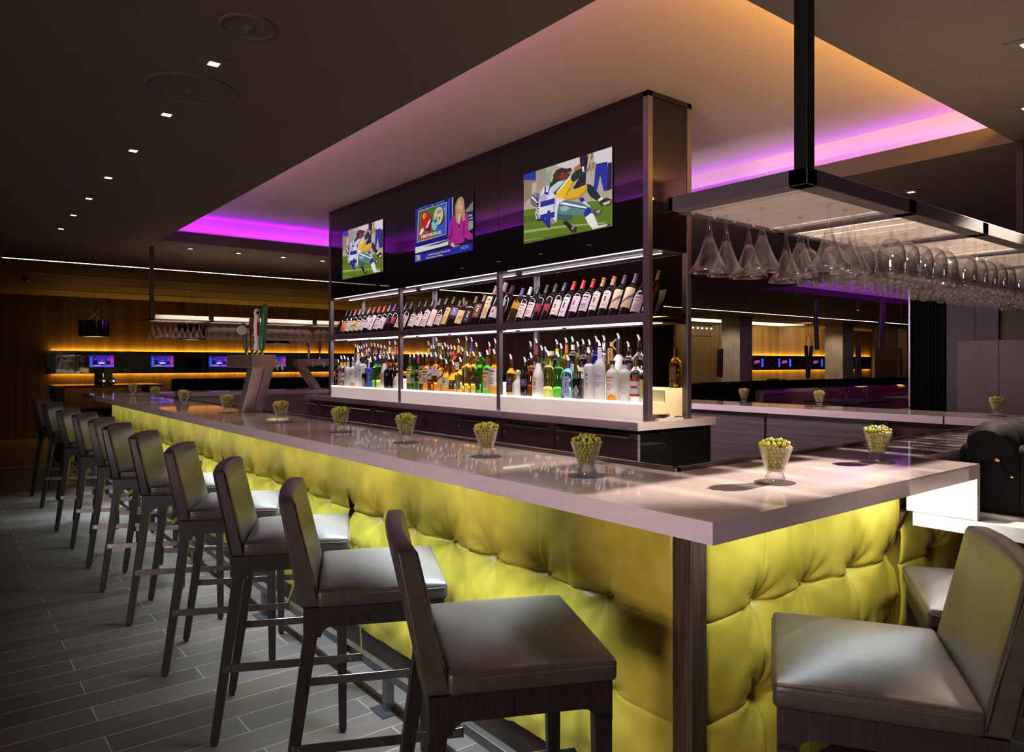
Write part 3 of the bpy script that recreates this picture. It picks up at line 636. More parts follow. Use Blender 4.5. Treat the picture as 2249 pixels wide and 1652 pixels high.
# ------------------------------------------------------------------ things on the bar
def beer_tower(name, label, loc, rz, handles):
    """head runs along local y, column leans along local +x"""
    t = thing(name, label, 'beer tap', loc, rz)
    MB().add([(-.07, -.045, 0), (.07, -.045, 0), (.07, .045, 0), (-.07, .045, 0), (-.07, -.265, .305), (.07, -.265, .305), (.07, -.165, .305), (-.07, -.165, .305)],
             [(3, 2, 1, 0), (4, 5, 6, 7), (0, 1, 5, 4), (1, 2, 6, 5), (2, 3, 7, 6), (3, 0, 4, 7)]).build('column', STEELP, t, bevel=.003)
    MB().box(-.078, .078, -.275, .25, .30, .385).build('head', STEELP, t, bevel=.003)
    MB().add([(.006, -.0462, 0), (.0085, -.0462, 0), (.0085, -.2662, .30), (.006, -.2662, .30)], [(0, 1, 2, 3)]).build('seam', BLACK, t)
    for y, kind in handles:
        fau = MB().tube([(.078, y, .335), (.125, y, .335), (.135, y, .325), (.135, y, .285)], [.012, .012, .01, .007], 10).build('faucet', CHROME, t, 60)
        kind(t, .0, y, .385)
    return t
def handle(parent, x, y, z, prof, m, band=None, lean=0, sx=1.0):
    MB().lathe([(0, 0), (.011, 0), (.011, .022), (.006, .03), (0, .03)], 12, (x, y, z)).build('ferrule', BRASS if band else CHROME, parent, 40)
    o = MB().lathe(prof, 14, (0, 0, 0)).build('tap_handle', m, parent, 50, loc=(x, y, z + .028)); o.scale = (1, 1, 1); o.rotation_euler = (0, R(lean), 0)
    return o
def h_green_small(p, x, y, z):
    o = handle(p, x, y, z, [(0, 0), (.012, .002), (.014, .05), (.011, .10), (.016, .15), (.013, .19), (0, .2)], mat('tap_green', (.012, .13, .05), .3), None, -6)
    MB().lathe([(0, -.006), (.030, -.006), (.033, 0), (.030, .006), (0, .006)], 16).build('round_sign', mat('tap_sign', (.55, .52, .55), .4), o, 40, loc=(-.02, -.012, .145)).rotation_euler = (R(90), 0, 0)
def h_lager(p, x, y, z):
    o = handle(p, x, y, z, [(0, 0), (.013, .0), (.015, .13), (.020, .135), (.020, .215), (.012, .228), (0, .23)], mat('tap_brown', (.05, .028, .022), .45))
    me = text_mesh('L\nA\nG\nE\nR', .030, mat('tap_letters', (.72, .68, .66), .5))
    q = link('lettering', me, o, 0, (0, -.0165, .075)); q.rotation_euler = (R(90), 0, 0)
def h_white(p, x, y, z):
    o = handle(p, x, y, z, [(0, 0), (.020, .0), (.021, .03), (.014, .055), (.019, .10), (.023, .17), (.018, .225), (.021, .25), (.016, .275), (0, .283)], mat('tap_cream', (.66, .56, .50), .4), True)
    MB().box(-.008, .008, -.0245, -.021, .10, .19).build('emblem', mat('tap_red', (.25, .03, .04), .5), o)
    MB().lathe([(0, -.004), (.012, -.004), (.012, .004), (0, .004)], 12).build('crest', mat('tap_dark', (.05, .03, .03), .5), o, loc=(0, -.019, .252)).rotation_euler = (R(90), 0, 0)
def h_green_tall(p, x, y, z):
    handle(p, x, y, z, [(0, 0), (.014, .0), (.019, .04), (.020, .10), (.013, .125), (.020, .19), (.017, .25), (.020, .285), (.012, .305), (0, .31)], mat('tap_green', (.012, .13, .05), .3), None, 4)
def h_pale(p, x, y, z):
    o = handle(p, x, y, z, [(0, 0), (.012, 0), (.018, .05), (.012, .10), (.014, .17), (.008, .19), (0, .2)], mat('tap_lilac', (.55, .46, .60), .4))
    MB().box(-.024, .024, -.016, -.012, .13, .18).build('square_sign', mat('tap_slate', (.10, .10, .16), .4), o)
def h_red(p, x, y, z):
    handle(p, x, y, z, [(0, 0), (.012, 0), (.010, .06), (.020, .11), (.022, .16), (.013, .20), (.016, .22), (.006, .24), (0, .25)], mat('tap_wine', (.24, .012, .012), .3))
beer_tower('beer_tower', 'leaning steel beer tower with four tall tap handles on the long bar', (1.675, 5.0, ZB), 0, [(-.235, h_green_tall), (-.14, h_white), (-.045, h_lager), (.07, h_green_small)])
beer_tower('beer_tower', 'steel beer tower on the far bar leg, half hidden by the shelving', (3.79, 8.81, ZB), -90, [(-.10, h_pale), (.045, h_red), (.18, h_green_tall)])
ct = MB().prism([(-.045, 0), (.045, 0), (.045, .055), (.03, .10), (-.02, .10), (-.045, .03)], -.04, .04, 'y').build('card_terminal', BLACK, bevel=.006, loc=(1.70, 6.85, ZB))
tag(ct, 'small black card terminal on the long bar near its inner edge', 'card terminal'); ct.rotation_euler = (0, 0, R(20))
bag = thing('leather_bag', 'black leather bag with a brass clasp on the lowered counter at the right edge', 'bag', (3.10, .94, .883), 0)
bm_obj(cushion(-.26, .30, -.11, .11, 0, .235, .01, 8, .03), 'body', BLEATH, bag)
mb = MB()
prof = [(-.29, .225)] ; n = 16
for seg in range(7):
    x0 = -.29 + seg * .085; mb.tube([(x0, 0, .235), (x0 + .01, 0, .240), (x0 + .042, 0, .243), (x0 + .075, 0, .240), (x0 + .085, 0, .235)], [.062, .071, .075, .071, .062], 16)
mb.build('rolled_top', BLEATH, bag, 60)
MB().box(-.18, -.15, -.118, -.108, .02, .20).box(.10, .13, -.118, -.108, .02, .20).build('strap', BLEATH, bag, bevel=.003)
MB().box(-.262, -.20, -.117, -.107, .05, .09).build('pocket_flap', BLEATH, bag)
ck = MB().sphere((0, 0, 0), .011, 10, 6).build('clasp', BRASS, bag, True, loc=(-.272, -.02, .19))
MB().tube([(0, 0, 0), (-.015, -.02, -.03), (-.03, -.035, -.055)], .0028, 6).build('pull', CHROME, ck)
MB().sphere((-.262, -.06, .135), .007, 8, 5).sphere((-.262, .05, .06), .007, 8, 5).build('studs', BRASS, bag, True)
# ------------------------------------------------------------------ back bar
SX0, SX1 = 3.20, 3.59                                  # shelving front and rear
PY = [2.79, 4.215, 5.655, 7.12]                        # posts
shelf = thing('back_bar_shelving', 'tall dark steel back bar shelving with black glass header above the bottles', 'shelving', (0, 0, 0))
pw = .036
for i, y in enumerate(PY):
    for x in (SX0, SX1 - pw):
        wd = .042 if i in (0, 3) else pw
        ya = y if i == 0 else (y - wd if i == 3 else y - wd / 2)
        MB().box(x, x + wd * .9, ya, ya + wd, ZB, 2.064 if 0 < i < 3 else ZH).build('post', FRAME, shelf, bevel=.002)
zh0 = 2.066
for i in range(3):
    y0 = PY[i] + (.042 if i == 0 else .002); y1 = PY[i + 1] - (.042 if i == 2 else .002)
    MB().box(SX0 + .004, SX0 + .012, y0, y1, zh0, ZH - .032).build('glass_panel', BLACKG, shelf)
    MB().box(SX1 - .012, SX1 - .004, y0, y1, zh0, ZH - .032).build('glass_panel', BLACKG, shelf)
for y in (PY[0] + .006, PY[3] - .014): MB().box(SX0 + .038, SX1 - .038, y, y + .008, zh0, ZH - .032).build('glass_panel', BLACKG, shelf)
MB().box(SX0, SX1, PY[0], PY[3], ZH - .032, ZH - .001).build('top_rail', FRAME2, shelf)
MB().box(SX0 + .013, SX1 - .013, PY[0] + .02, PY[3] - .02, zh0, zh0 + .014).build('header_base', FRAME, shelf)
for (ya, yb, z) in ((2.84, 2.95, 2.768), (2.84, 2.92, 2.748), (5.56, 6.35, 2.775), (5.75, 6.45, 2.757)):
    MB().box(SX0 + .0015, SX0 + .005, ya, yb, z, z + .007).build('vent_slot', BLACK, shelf)
def bay_parts(y0, y1, idx):
    """shelf, rails, sloped rack board and light bars of one bay"""
    MB().box(SX0 + .03, SX1 - .03, y0, y1, 1.645, 1.660).build('shelf_board', FRAME, shelf)
    MB().box(SX0 + .002, SX0 + .022, y0, y1, 1.640, 1.690).build('shelf_rail', FRAME, shelf, bevel=.002)
    MB().box(SX1 - .022, SX1 - .004, y0, y1, 1.640, 1.690).build('shelf_rail', FRAME, shelf)
    a = R(24); L = .165; bx, bz = SX0 + .148, 1.690
    MB().prism([(bx, bz), (bx + .012, bz - .004), (bx + .012 + L * math.sin(a), bz + L * math.cos(a) - .004), (bx + L * math.sin(a), bz + L * math.cos(a))], y0, y1, 'y').build('sloped_board', mat('rack_board', (.11, .095, .125), .45), shelf)
    c = (y0 + y1) / 2; ln = (y1 - y0)
    for (x, z, u0, u1, nm) in ((SX0 + .012, zh0 - .004, .0, .94, 'f'), (SX0 + .20, zh0 - .006, .02, .985, 'm'), (SX0 + .035, 1.640, .03, .97, 's'), (SX0 + .185, 1.642, .01, .62, 'r'), (SX0 + .185, 1.642, .66, .99, 'r')):
        wd = .003 if nm == 'f' else .006
        lb = MB().box(x - wd, x + wd, y0 + ln * u0, y0 + ln * u1, z - .005, z).build('light_bar', LED, shelf)
    area('shelf_light', (SX0 + .012, c, zh0 - .014), ln * .92, .008, 3.4, (1.0, .92, .96), (-14, 0, 90), shelf)
    area('shelf_light', (SX0 + .035, c, 1.632), ln * .92, .008, 3.6, (1.0, .94, .96), (-14, 0, 90), shelf)
    area('rear_fill_light', (SX1 - .03, c, 2.04), ln * .9, .02, 17, (1.0, .74, .88), (-66, 0, 90), shelf)  # fill added behind the shelving to brighten the opposite bar leg
    bx_ = thing('light_box', f'frosted glass light box glowing white under the bottles of the {("right", "middle", "left")[idx]} bay', 'light box', (0, 0, 0), 0, 'glowing light boxes under the bottles')
    MB().box(SX0 + .006, SX0 + .012, y0 + .002, y1 - .002, ZB, 1.166).build('front_glass', BOXG, bx_)
    MB().box(SX0 + .004, SX0 + .195, y0 + .002, y1 - .002, 1.160, 1.170).build('top_glass', BOXT, bx_)
    MB().box(SX0 + .195, SX0 + .200, y0 + .002, y1 - .002, 1.165, 1.246).build('riser_glass', BOXG, bx_)
    MB().box(SX0 + .195, SX1 - .006, y0 + .002, y1 - .002, 1.240, 1.250).build('step_glass', BOXT, bx_)
    MB().box(SX1 - .012, SX1 - .006, y0 + .002, y1 - .002, ZB, 1.24).build('rear_glass', BOXG, bx_)
for i in range(3): bay_parts(PY[i] + (.044 if i == 0 else .02), PY[i + 1] - (.044 if i == 2 else .02), i)
MB().box(SX0 + .04, SX1 - .04, PY[0] + .012, PY[0] + .018, ZB + .012, 2.05).build('end_pane', PANE, shelf)
MB().box(SX0 + .04, SX1 - .04, PY[3] - .018, PY[3] - .012, ZB + .012, 2.05).build('end_pane', PANE, shelf)
mb = MB().tube([(SX0 + .02, PY[0] + .03, 1.655), (SX1 - .02, PY[0] + .03, 1.655)], .012, 10); mb.tube([(SX1 - .09, PY[0] + .03, 1.655), (SX1 - .03, PY[0] + .03, 1.655)], .019, 10)
mb.build('cross_pipe', BLACK, shelf, 50)
for x in (SX0 + .075, SX1 - .12): MB().box(x, x + .035, PY[0] + .0, PY[0] + .03, ZB, ZB + .014).build('pane_clip', BLACK, shelf)
cnt = MB().box(3.05, 3.76, 2.735, 7.41, ZB - TH, ZB).build('back_counter', STONE, bevel=.003)
tag(cnt, 'pale mauve stone counter under the back bar shelving', 'countertop')
# coolers below the counter
edges = [2.755, 3.46, 4.01, 4.57, 4.89, 5.30, 5.86, 6.42, 7.02, 7.39]
for k in range(9):
    y0, y1 = edges[k], edges[k + 1]
    o = thing('back_bar_cooler', f'stainless steel cooler under the back counter, {ORD[k]} from the near end', 'cooler', (0, 0, 0), 0, 'stainless coolers under the back counter')
    MB().box(3.10, 3.735, y0 + .003, y1 - .003, .06, ZB - TH - .001).build('body', BLACKG if k == 0 else STEELD, o)
    d = MB().box(3.078, 3.099, y0 + .006, y1 - .006, .09, ZB - TH - .022).build('door', STEEL, o, bevel=.002)
    if k not in (3, 4):
        MB().prism([(3.050, .985), (3.078, .998), (3.078, .980), (3.054, .975)], y0 + .06, y1 - .05, 'y').build('handle', CHROME, d)
        MB().tube([(3.076, y1 - .04, .93), (3.068, y1 - .04, .93)], .009, 10).build('lock', CHROME, d, 60)
    MB().box(3.12, 3.72, y0 + .02, y1 - .02, 0, .06).build('toe_kick', BLACK, o)
dmd = MB().add([(3.0765, 5.06, .935), (3.0765, 5.02, .975), (3.0765, 4.98, .935), (3.0765, 5.02, .895), (3.072, 5.06, .935), (3.072, 5.02, .975), (3.072, 4.98, .935), (3.072, 5.02, .895)], [(0, 3, 2, 1), (4, 5, 6, 7), (0, 1, 5, 4), (1, 2, 6, 5), (2, 3, 7, 6), (3, 0, 4, 7)]).build('violet_diamond', mat('flat_violet', (.16, .10, .42), .3))  # flat violet diamond laid on the cooler door
tag(dmd, 'small violet diamond shape on a cooler front below the back counter', 'sign')
# cabinets of the opposite bar leg
ed = [1.46, 2.35, 3.165, 4.3, 5.45, 6.6, 7.7, 8.7]
for k in range(7):
    o = thing('bar_cabinet', f'stainless steel cabinet inside the opposite bar leg, {ORD[k]} from the near end', 'cabinet', (0, 0, 0), 0, 'steel cabinets inside the opposite bar leg')
    y0, y1 = ed[k], ed[k + 1]
    MB().box(4.99, 5.30, y0 + .004, y1 - .004, .08, ZB - TH - .001).build('body', KICK if k == 0 else STEELD, o)
    MB().box(4.965, 4.989, y0 + .010, y1 - .010, .12, ZB - TH - .03).build('door', KICK if k == 0 else STEELD, o, bevel=.002)
    MB().box(5.02, 5.28, y0 + .02, y1 - .02, 0, .08).build('toe_kick', BLACK, o)
gun = thing('soda_gun', 'black soda gun holster hanging under the opposite bar leg at right', 'soda gun', (4.93, 2.25, 1.015))
MB().tube([(0, 0, 0), (-.01, -.06, -.11), (-.015, -.10, -.20)], [.012, .018, .014], 8).build('holster', BLACK, gun, 50)
MB().tube([(0, 0, .004), (.002, .004, .01)], .013, 8).build('bracket', CHROME, gun)
for (x0, x1, y0, y1, lab) in ((4.90 + .42, 5.41 - .04, IY0, 9.1, 'dark outer front of the opposite bar leg'), (1.8, 5.3, 9.0, 9.06, 'dark outer front of the far bar leg'), (1.8, 4.88, 8.80, 8.83, 'steel inner front of the far bar leg')):
    tag(MB().box(x0, x0 + .03 if y1 - y0 > 1 else x1, y0, y1, 0, ZB - TH - .002).build('bar_apron', STEEL if 'steel' in lab else KICK), lab, 'bar front')
for (x0, x1, y0, y1, lab) in ((1.80, 2.30, 1.6, 7.9, 'steel underbar work counter behind the long bar'), (2.4, 4.3, 1.50, 1.95, 'steel underbar work counter behind the near bar leg')):
    o = thing('underbar', lab, 'work counter', (0, 0, 0))
    MB().box(x0, x1, y0, y1, .76, .80).build('worktop', STEEL, o)
    MB().box(x0 + .03, x1 - .03, y0 + .03, y1 - .03, .55, .76).build('basin', STEELD, o)
    for x in (x0 + .05, x1 - .05):
        for y in (y0 + .05, y1 - .05): MB().tube([(x, y, 0), (x, y, .56)], .018, 8).build('leg', STEEL, o)
tr = MB().box(3.24, 3.46, 2.748, 2.776, ZB, ZB + .012).build('bar_towel', mat('towel', (.70, .66, .66), .9)); tag(tr, 'folded white cloth on the near end of the back counter', 'towel')
pl = thing('plate_stack', 'stack of white plates on the back counter behind the end pane', 'plates', (3.40, 2.90, ZB))
for k in range(3): MB().lathe([(0, 0), (.045, 0), (.08, .012), (.078, .014), (.044, .004), (0, .004)], 28, (0, 0, k * .007)).build('plate', mat('china', (.75, .73, .70), .25), pl, 40)

# ------------------------------------------------------------------ televisions
SCR = bpy.data.materials.new('screen_picture'); SCR.use_nodes = True
n_ = SCR.node_tree.nodes; l_ = SCR.node_tree.links; b_ = n_['Principled BSDF']; b_.inputs['Base Color'].default_value = (.01, .01, .01, 1); b_.inputs['Roughness'].default_value = .25
at_ = n_.new('ShaderNodeVertexColor'); at_.layer_name = 'picture'; l_.new(at_.outputs[0], b_.inputs['Emission Color']); b_.inputs['Emission Strength'].default_value = .85; b_.inputs['Specular IOR Level'].default_value = .1
def picture(data, W, H, texts=(), name='screen'):
    """flat picture built from coloured polygons; local x = width, y = height, layers .15 mm apart along z"""
    vs, fs, cols = [], [], []; z = 0
    for c, pp in data:
        z += .00012
        o = len(vs); vs += [(u * W, v * H, z) for u, v in pp]; fs.append(list(range(o, o + len(pp)))); cols.append(c)
    z += .0004
    for (txt, u, v, size, rot, c, sx) in texts:
        me = text_mesh(txt, size * H, SCR, 0, .035 if txt == '41' else .015); o = len(vs); ca, sa = math.cos(R(rot)), math.sin(R(rot))
        for p in me.vertices:
            x, y = p.co.x * sx, p.co.y; vs.append((u * W + x * ca - y * sa, v * H + x * sa + y * ca, z))
        for p in me.polygons: fs.append([o + q for q in p.vertices]); cols.append(hexc(c))
        bpy.data.meshes.remove(me)
    me = bpy.data.meshes.new(name); me.from_pydata(vs, [], fs); me.materials.append(SCR)
    ca = me.color_attributes.new('picture', 'FLOAT_COLOR', 'CORNER')
    for p, c in zip(me.polygons, cols):
        for li in p.loop_indices: ca.data[li].color = (*c, 1)
    me.update(); return me
T1 = [('41', .315, .385, .40, 90, '1e2f96', 1.15), ('NEWMAN', .19, .47, .085, 90, '1c1c3c', 1.0)]
T2 = [('A MUST WIN FOR USC', .305, .44, .078, 0, 'f4f4f4', .88), ('No. 8 Oklahoma Controls Big 12 Title Game, Earns BCS', .44, .080, .040, 0, 'e8e090', .80), ('Bid With 21-7 Win Over No. 19 Nebraska', .36, .030, .040, 0, 'e8e090', .80), ('HDN', .875, .075, .085, 0, '8090c8', 1.3), ('NEWS', .968, .59, .045, 0, 'bfe6f4', .8), ('Ucla', .39, .735, .07, 6, '4a6fb0', 1.0)]
m1 = picture(TV_TACKLE, .84, .478, T1); m2 = picture(TV_NEWS, .845, .452, T2)
for me, y, z, W, H, lab in ((m1, 3.912, 2.228, .84, .478, 'wall television nearest the camera showing a football tackle'), (m2, 5.367, 2.258, .845, .452, 'middle wall television showing a newsreader in a magenta jacket'), (m1, 6.785, 2.238, .84, .478, 'farthest of the three wall televisions, showing a football tackle')):
    t = thing('television', lab, 'television', (SX0 - .004, y, z), 0, 'televisions set in the back bar header')
    s_ = link('screen', me, t); s_.rotation_euler = (R(90), 0, R(-90))
    MB().box(.0002, .0035, -W - .004, .004, -.004, H + .004).build('casing', BLACK, t)

# ------------------------------------------------------------------ bottles
GL = dict(cl=mat('bottle_clear', (.97, .98, .97), .0, 0, 1.0, 1.30), fr=mat('bottle_frosted', (.90, .90, .90), .55, 0, .55, 1.3), am=mat('bottle_amber', (.90, .36, .03), .02, 0, .95, 1.33),
          gd=mat('bottle_gold', (.95, .60, .08), .02, 0, .95, 1.33), dk=mat('bottle_brown', (.20, .055, .012), .03, 0, .8, 1.33), bk=mat('bottle_black', (.008, .007, .008), .08, coat=.4), gr=mat('bottle_green', (.12, .62, .06), .02, 0, .92, 1.33),
          dg=mat('bottle_dark_green', (.04, .13, .02), .03, 0, .8, 1.33), bl=mat('bottle_blue', (.30, .72, .98), .02, 0, .95, 1.33), db=mat('bottle_cobalt', (.03, .03, .62), .03, 0, .85, 1.33),
          wh=mat('bottle_white', (.80, .77, .74), .3), yl=mat('bottle_lime', (.70, .78, .22), .02, 0, .95, 1.33), st=mat('bottle_steel', (.62, .60, .60), .18, 1.0), wn=mat('wine_glass_dark', (.010, .007, .007), .06, coat=.5), ol=mat('bottle_olive', (.10, .11, .03), .05, 0, .3, 1.33))
for nm, k in (('am', 'Am'), ('gr', 'Gr')):
    pass
PROF = dict(
    bord=[(0, .004), (.6, 0), (.95, 0), (1, .02), (1, .60), (.97, .635), (.86, .67), (.62, .715), (.42, .75), (.37, .78), (.35, .96), (.39, .962), (.39, 1), (0, 1)],
    burg=[(0, .004), (.9, 0), (1, .02), (1, .44), (.95, .50), (.78, .59), (.56, .68), (.42, .76), (.36, .82), (.34, .96), (.38, .962), (.38, 1), (0, 1)],
    vodka=[(0, .004), (.9, 0), (1, .02), (1, .63), (.97, .68), (.86, .73), (.62, .77), (.43, .79), (.38, .81), (.38, .95), (.44, .955), (.44, 1), (0, 1)],
    tall=[(0, .004), (.92, 0), (1, .02), (1, .60), (.96, .65), (.82, .70), (.58, .74), (.42, .77), (.38, .80), (.36, 1), (0, 1)],
    cyl=[(0, .004), (.92, 0), (1, .02), (1, .70), (.95, .74), (.78, .77), (.50, .79), (.42, .80), (.40, 1), (0, 1)],
    rect=[(0, .004), (.92, 0), (1, .02), (1, .66), (.92, .72), (.62, .78), (.40, .81), (.36, .83), (.36, 1), (0, 1)],
    block=[(0, .004), (.95, 0), (1, .02), (1, .72), (.95, .76), (.5, .79), (.36, .80), (.36, 1), (0, 1)],
    malibu=[(0, .004), (.9, 0), (1, .03), (1, .42), (.96, .50), (.80, .60), (.58, .70), (.44, .79), (.40, .85), (.40, 1), (0, 1)],
    decant=[(0, .004), (.92, 0), (1, .03), (1, .56), (.94, .63), (.72, .69), (.44, .74), (.36, .79), (.33, 1), (0, 1)],
    squat=[(0, .004), (.95, 0), (1, .04), (1, .38), (.92, .52), (.70, .62), (.40, .68), (.34, .72), (.34, .86), (0, .86)],
    champ=[(0, .004), (.92, 0), (1, .02), (1, .38), (.95, .46), (.80, .56), (.60, .66), (.46, .76), (.38, .86), (.36, .97), (.40, .972), (.40, 1), (0, 1)],
    jug=[(0, .004), (.92, 0), (1, .03), (1, .50), (.96, .56), (.78, .62), (.50, .665), (.40, .69), (.38, 1), (0, 1)])
_BM = {}
def body_mesh(kind, H, RR, glass, fill=None):
    k = (kind, H, RR, glass, fill)
    if k not in _BM:
        sq = 7 if kind in ('rect', 'block', 'decant') else None
        pr = PROF[kind]; rings = [(r * RR * (.94 if sq else 1), z * H) for r, z in pr]
        mats = None; ms = [GL[glass]]
        if fill:
            cut = fill[1]; new = []
            for a, b in zip(rings[:-1], rings[1:]):
                new.append(a)
                if a[1] < cut * H < b[1]: f = (cut * H - a[1]) / (b[1] - a[1]); new.append((a[0] + (b[0] - a[0]) * f, cut * H))
            new.append(rings[-1]); rings = new; ms.append(GL[fill[0]]); mats = [1 if q[1] < cut * H - 1e-6 else 0 for q in rings[:-1]]
        _BM[k] = MB().lathe(rings, 28 if sq else 24, sq=sq, mats=mats).mesh('bottle_body', ms, 50)
    return _BM[k]
_LM = {}
def label_mesh(RR, z0, z1, arc, col, ink=None, style='lines', off=0.0, sq=False):
    """curved label facing local -x, with printed marks"""
    k = (RR, z0, z1, arc, col, ink, style, off, sq)
    if k in _LM: return _LM[k]
    mb = MB(); r = RR * 1.012
    def patch(a0, a1, za, zb, rr, n=8):
        vs = []
        for i in range(n + 1):
            a = PI + R(off) + a0 + (a1 - a0) * i / n; q = 1.0
            if sq: q = .94 * (abs(math.cos(a)) ** 7 + abs(math.sin(a)) ** 7) ** (-1 / 7)
            vs += [(rr * q * math.cos(a), rr * q * math.sin(a), za), (rr * q * math.cos(a), rr * q * math.sin(a), zb)]
        mb.add(vs, [(2 * i, 2 * i + 2, 2 * i + 3, 2 * i + 1) for i in range(n)])
    h = z1 - z0; A = R(arc); ms = [mat('label_' + col, hexc(col), .55)]
    if style != 'print': patch(-A, A, z0, z1, r)
    if ink:
        ms.append(mat('label_' + ink, hexc(ink), .55)); mb.cur = 1 if style != 'print' else 0
        if style == 'print': ms = [ms[1]]
        r2 = r * 1.006; rs = random.Random(hash((RR, z0, col)) % 1000)
        if style in ('lines', 'print'):
            for f, hh, wd in ((.80, .10, .62), (.64, .05, .45), (.42, .03, .55), (.34, .03, .5), (.26, .03, .55), (.14, .05, .3)):
                patch(-A * wd, A * wd, z0 + h * f, z0 + h * (f + hh), r2)
        elif style == 'band': patch(-A, A, z0 + h * .84, z1, r2); patch(-A, A, z0, z0 + h * .14, r2); patch(-A * .6, A * .6, z0 + h * .45, z0 + h * .58, r2)
        elif style == 'crest': patch(-A * .22, A * .22, z0 + h * .42, z0 + h * .72, r2, 4); patch(-A * .5, A * .5, z0 + h * .82, z0 + h * .87, r2); patch(-A * .4, A * .4, z0 + h * .2, z0 + h * .24, r2)
        elif style == 'top': patch(-A, A, z0, z0 + h * .34, r2)
        elif style == 'diag':
            vs = []
            for i in range(9):
                a = PI + R(off) - A + 2 * A * i / 8; zz = z0 + h * .1 + h * .5 * i / 8; vs += [(r2 * math.cos(a), r2 * math.sin(a), zz), (r2 * math.cos(a), r2 * math.sin(a), min(z1, zz + h * .16))]
            mb.add(vs, [(2 * i, 2 * i + 2, 2 * i + 3, 2 * i + 1) for i in range(8)])
    _LM[k] = mb.mesh('bottle_label', ms, True); return _LM[k]
POUR = MB()
POUR.lathe([(0, -.004), (.0125, -.004), (.0125, .006), (.0155, .007), (.0155, .0105), (0, .0105)], 14); POUR.cur = 1
POUR.tube([(0, 0, .010), (0, 0, .020), (-.0015, .004, .032), (-.003, .010, .046)], [.0085, .0075, .0068, .006], 10)
POURM = POUR.mesh('pourer', [mat('pourer_collar', (.02, .02, .022), .35), mat('pourer_spout', (.88, .86, .87), .3)], 50)
_SM = {}
def sleeve(parent, kind, H, RR, z0f, z1f, col, name='neck_sleeve', grow=1.05):
    k = (kind, H, RR, z0f, z1f, col)
    if k not in _SM:
        def rad(f):
            for (r0, a), (r1, b) in zip(PROF[kind][:-1], PROF[kind][1:]):
                if a <= f <= b and b > a: return r0 + (r1 - r0) * (f - a) / (b - a)
            return .36
        fs_ = [z0f + (z1f - z0f) * i / 5 for i in range(6)]; mx = 1.0
        pr = [(max(rad(f), .33) * RR * grow + .0003, f * H) for f in fs_]
        if z1f >= .999: pr.append((0, H + .0006))
        _SM[k] = MB().lathe(pr, 20).mesh(name, mat('foil_' + col, hexc(col), .35), 50)
    return link(name, _SM[k], parent)
def bottle(x, y, z, kind, H, RR, glass, label, lab=None, neck=None, pour=True, rz=0, fill=None, group=None, cat='bottle', name='liquor_bottle', extra=None):
    o = link(name, body_mesh(kind, H, RR, glass, fill), None, 0, (x, y, z)); tag(o, label, cat, group)
    o.rotation_euler = (0, 0, R(rz))
    if lab: link('label', label_mesh(RR, lab[0] * H, lab[1] * H, lab[2], lab[3], lab[4] if len(lab) > 4 else None, lab[5] if len(lab) > 5 else 'lines', 0, kind in ('rect', 'block', 'decant')), o)
    if neck: sleeve(o, kind, H, RR, neck[0], neck[1], neck[2])
    if pour: link('pourer', POURM, o, 0, (0, 0, H))
    if extra: extra(o, H, RR)
    return o
def ball_stop(col):
    def f(o, H, RR): MB().sphere((0, 0, H * .86 + .021), .021, 14, 8).build('stopper', mat('stopper_' + col, hexc(col), .3), o, True)
    return f
def diamond(col):
    def f(o, H, RR):
        x = -RR * .94 * 1.01; MB().add([(x, .030, H * .30), (x, 0, H * .54), (x, -.030, H * .30), (x, 0, H * .06)], [(0, 1, 2, 3)]).build('label', mat('label_' + col, hexc(col), .35), o)
    return f
def lettering(txt, size, col, zf, sx=1.0):
    def f(o, H, RR):
        me = text_mesh(txt, size, mat('label_' + col, hexc(col), .5))
        for v in me.vertices:
            a = PI + .55 + v.co.x / RR; v.co = (RR * 1.02 * math.cos(a), RR * 1.02 * math.sin(a), H * zf + v.co.y)
        link('lettering', me, o)
    return f
def both(*fs):
    def f(o, H, RR):
        for q in fs: q(o, H, RR)
    return f
def fruit(col):
    def f(o, H, RR):
        mb = MB(); n = 8; vs = []
        for i in range(n + 1):
            a = PI + .35 - .9 + 1.8 * i / n; hh = .036 * math.sin(PI * i / n) ** .7; vs += [(RR * 1.015 * math.cos(a), RR * 1.015 * math.sin(a), .003), (RR * 1.015 * math.cos(a), RR * 1.015 * math.sin(a), .004 + hh)]
        mb.add(vs, [(2 * i, 2 * i + 2, 2 * i + 3, 2 * i + 1) for i in range(n)]); mb.build('fruit_print', mat('label_' + col, hexc(col), .5), o, True)
    return f
def swing(o, H, RR): MB().tube([(0, .018, H * .80), (0, .026, H * .86), (0, .018, H * .93)], .003, 6).tube([(0, -.018, H * .80), (0, -.026, H * .86), (0, -.018, H * .93)], .003, 6).sphere((-.018, 0, H * .84), .008, 8, 5).build('wire_bail', CHROME, o, True)
def hoop(col):
    def f(o, H, RR): MB().tube([(0, .014 + .028 * math.sin(PI * i / 10), H * .78 + .075 * i / 10) for i in range(11)], .006, 8).build('handle', mat('hoop_' + col, hexc(col), .3, .6), o, True)
    return f
def cork(col, w=.02, h=.03):
    def f(o, H, RR): MB().lathe([(0, 0), (w * .8, 0), (w, .006), (w, h), (0, h)], 14, (0, 0, H)).build('stopper', mat('stopper_' + col, hexc(col), .3), o, 50)
    return f
BAYN = ('right', 'middle', 'left')
XF, XB, ZF, ZK = SX0 + .090, SX0 + .285, 1.170, 1.250
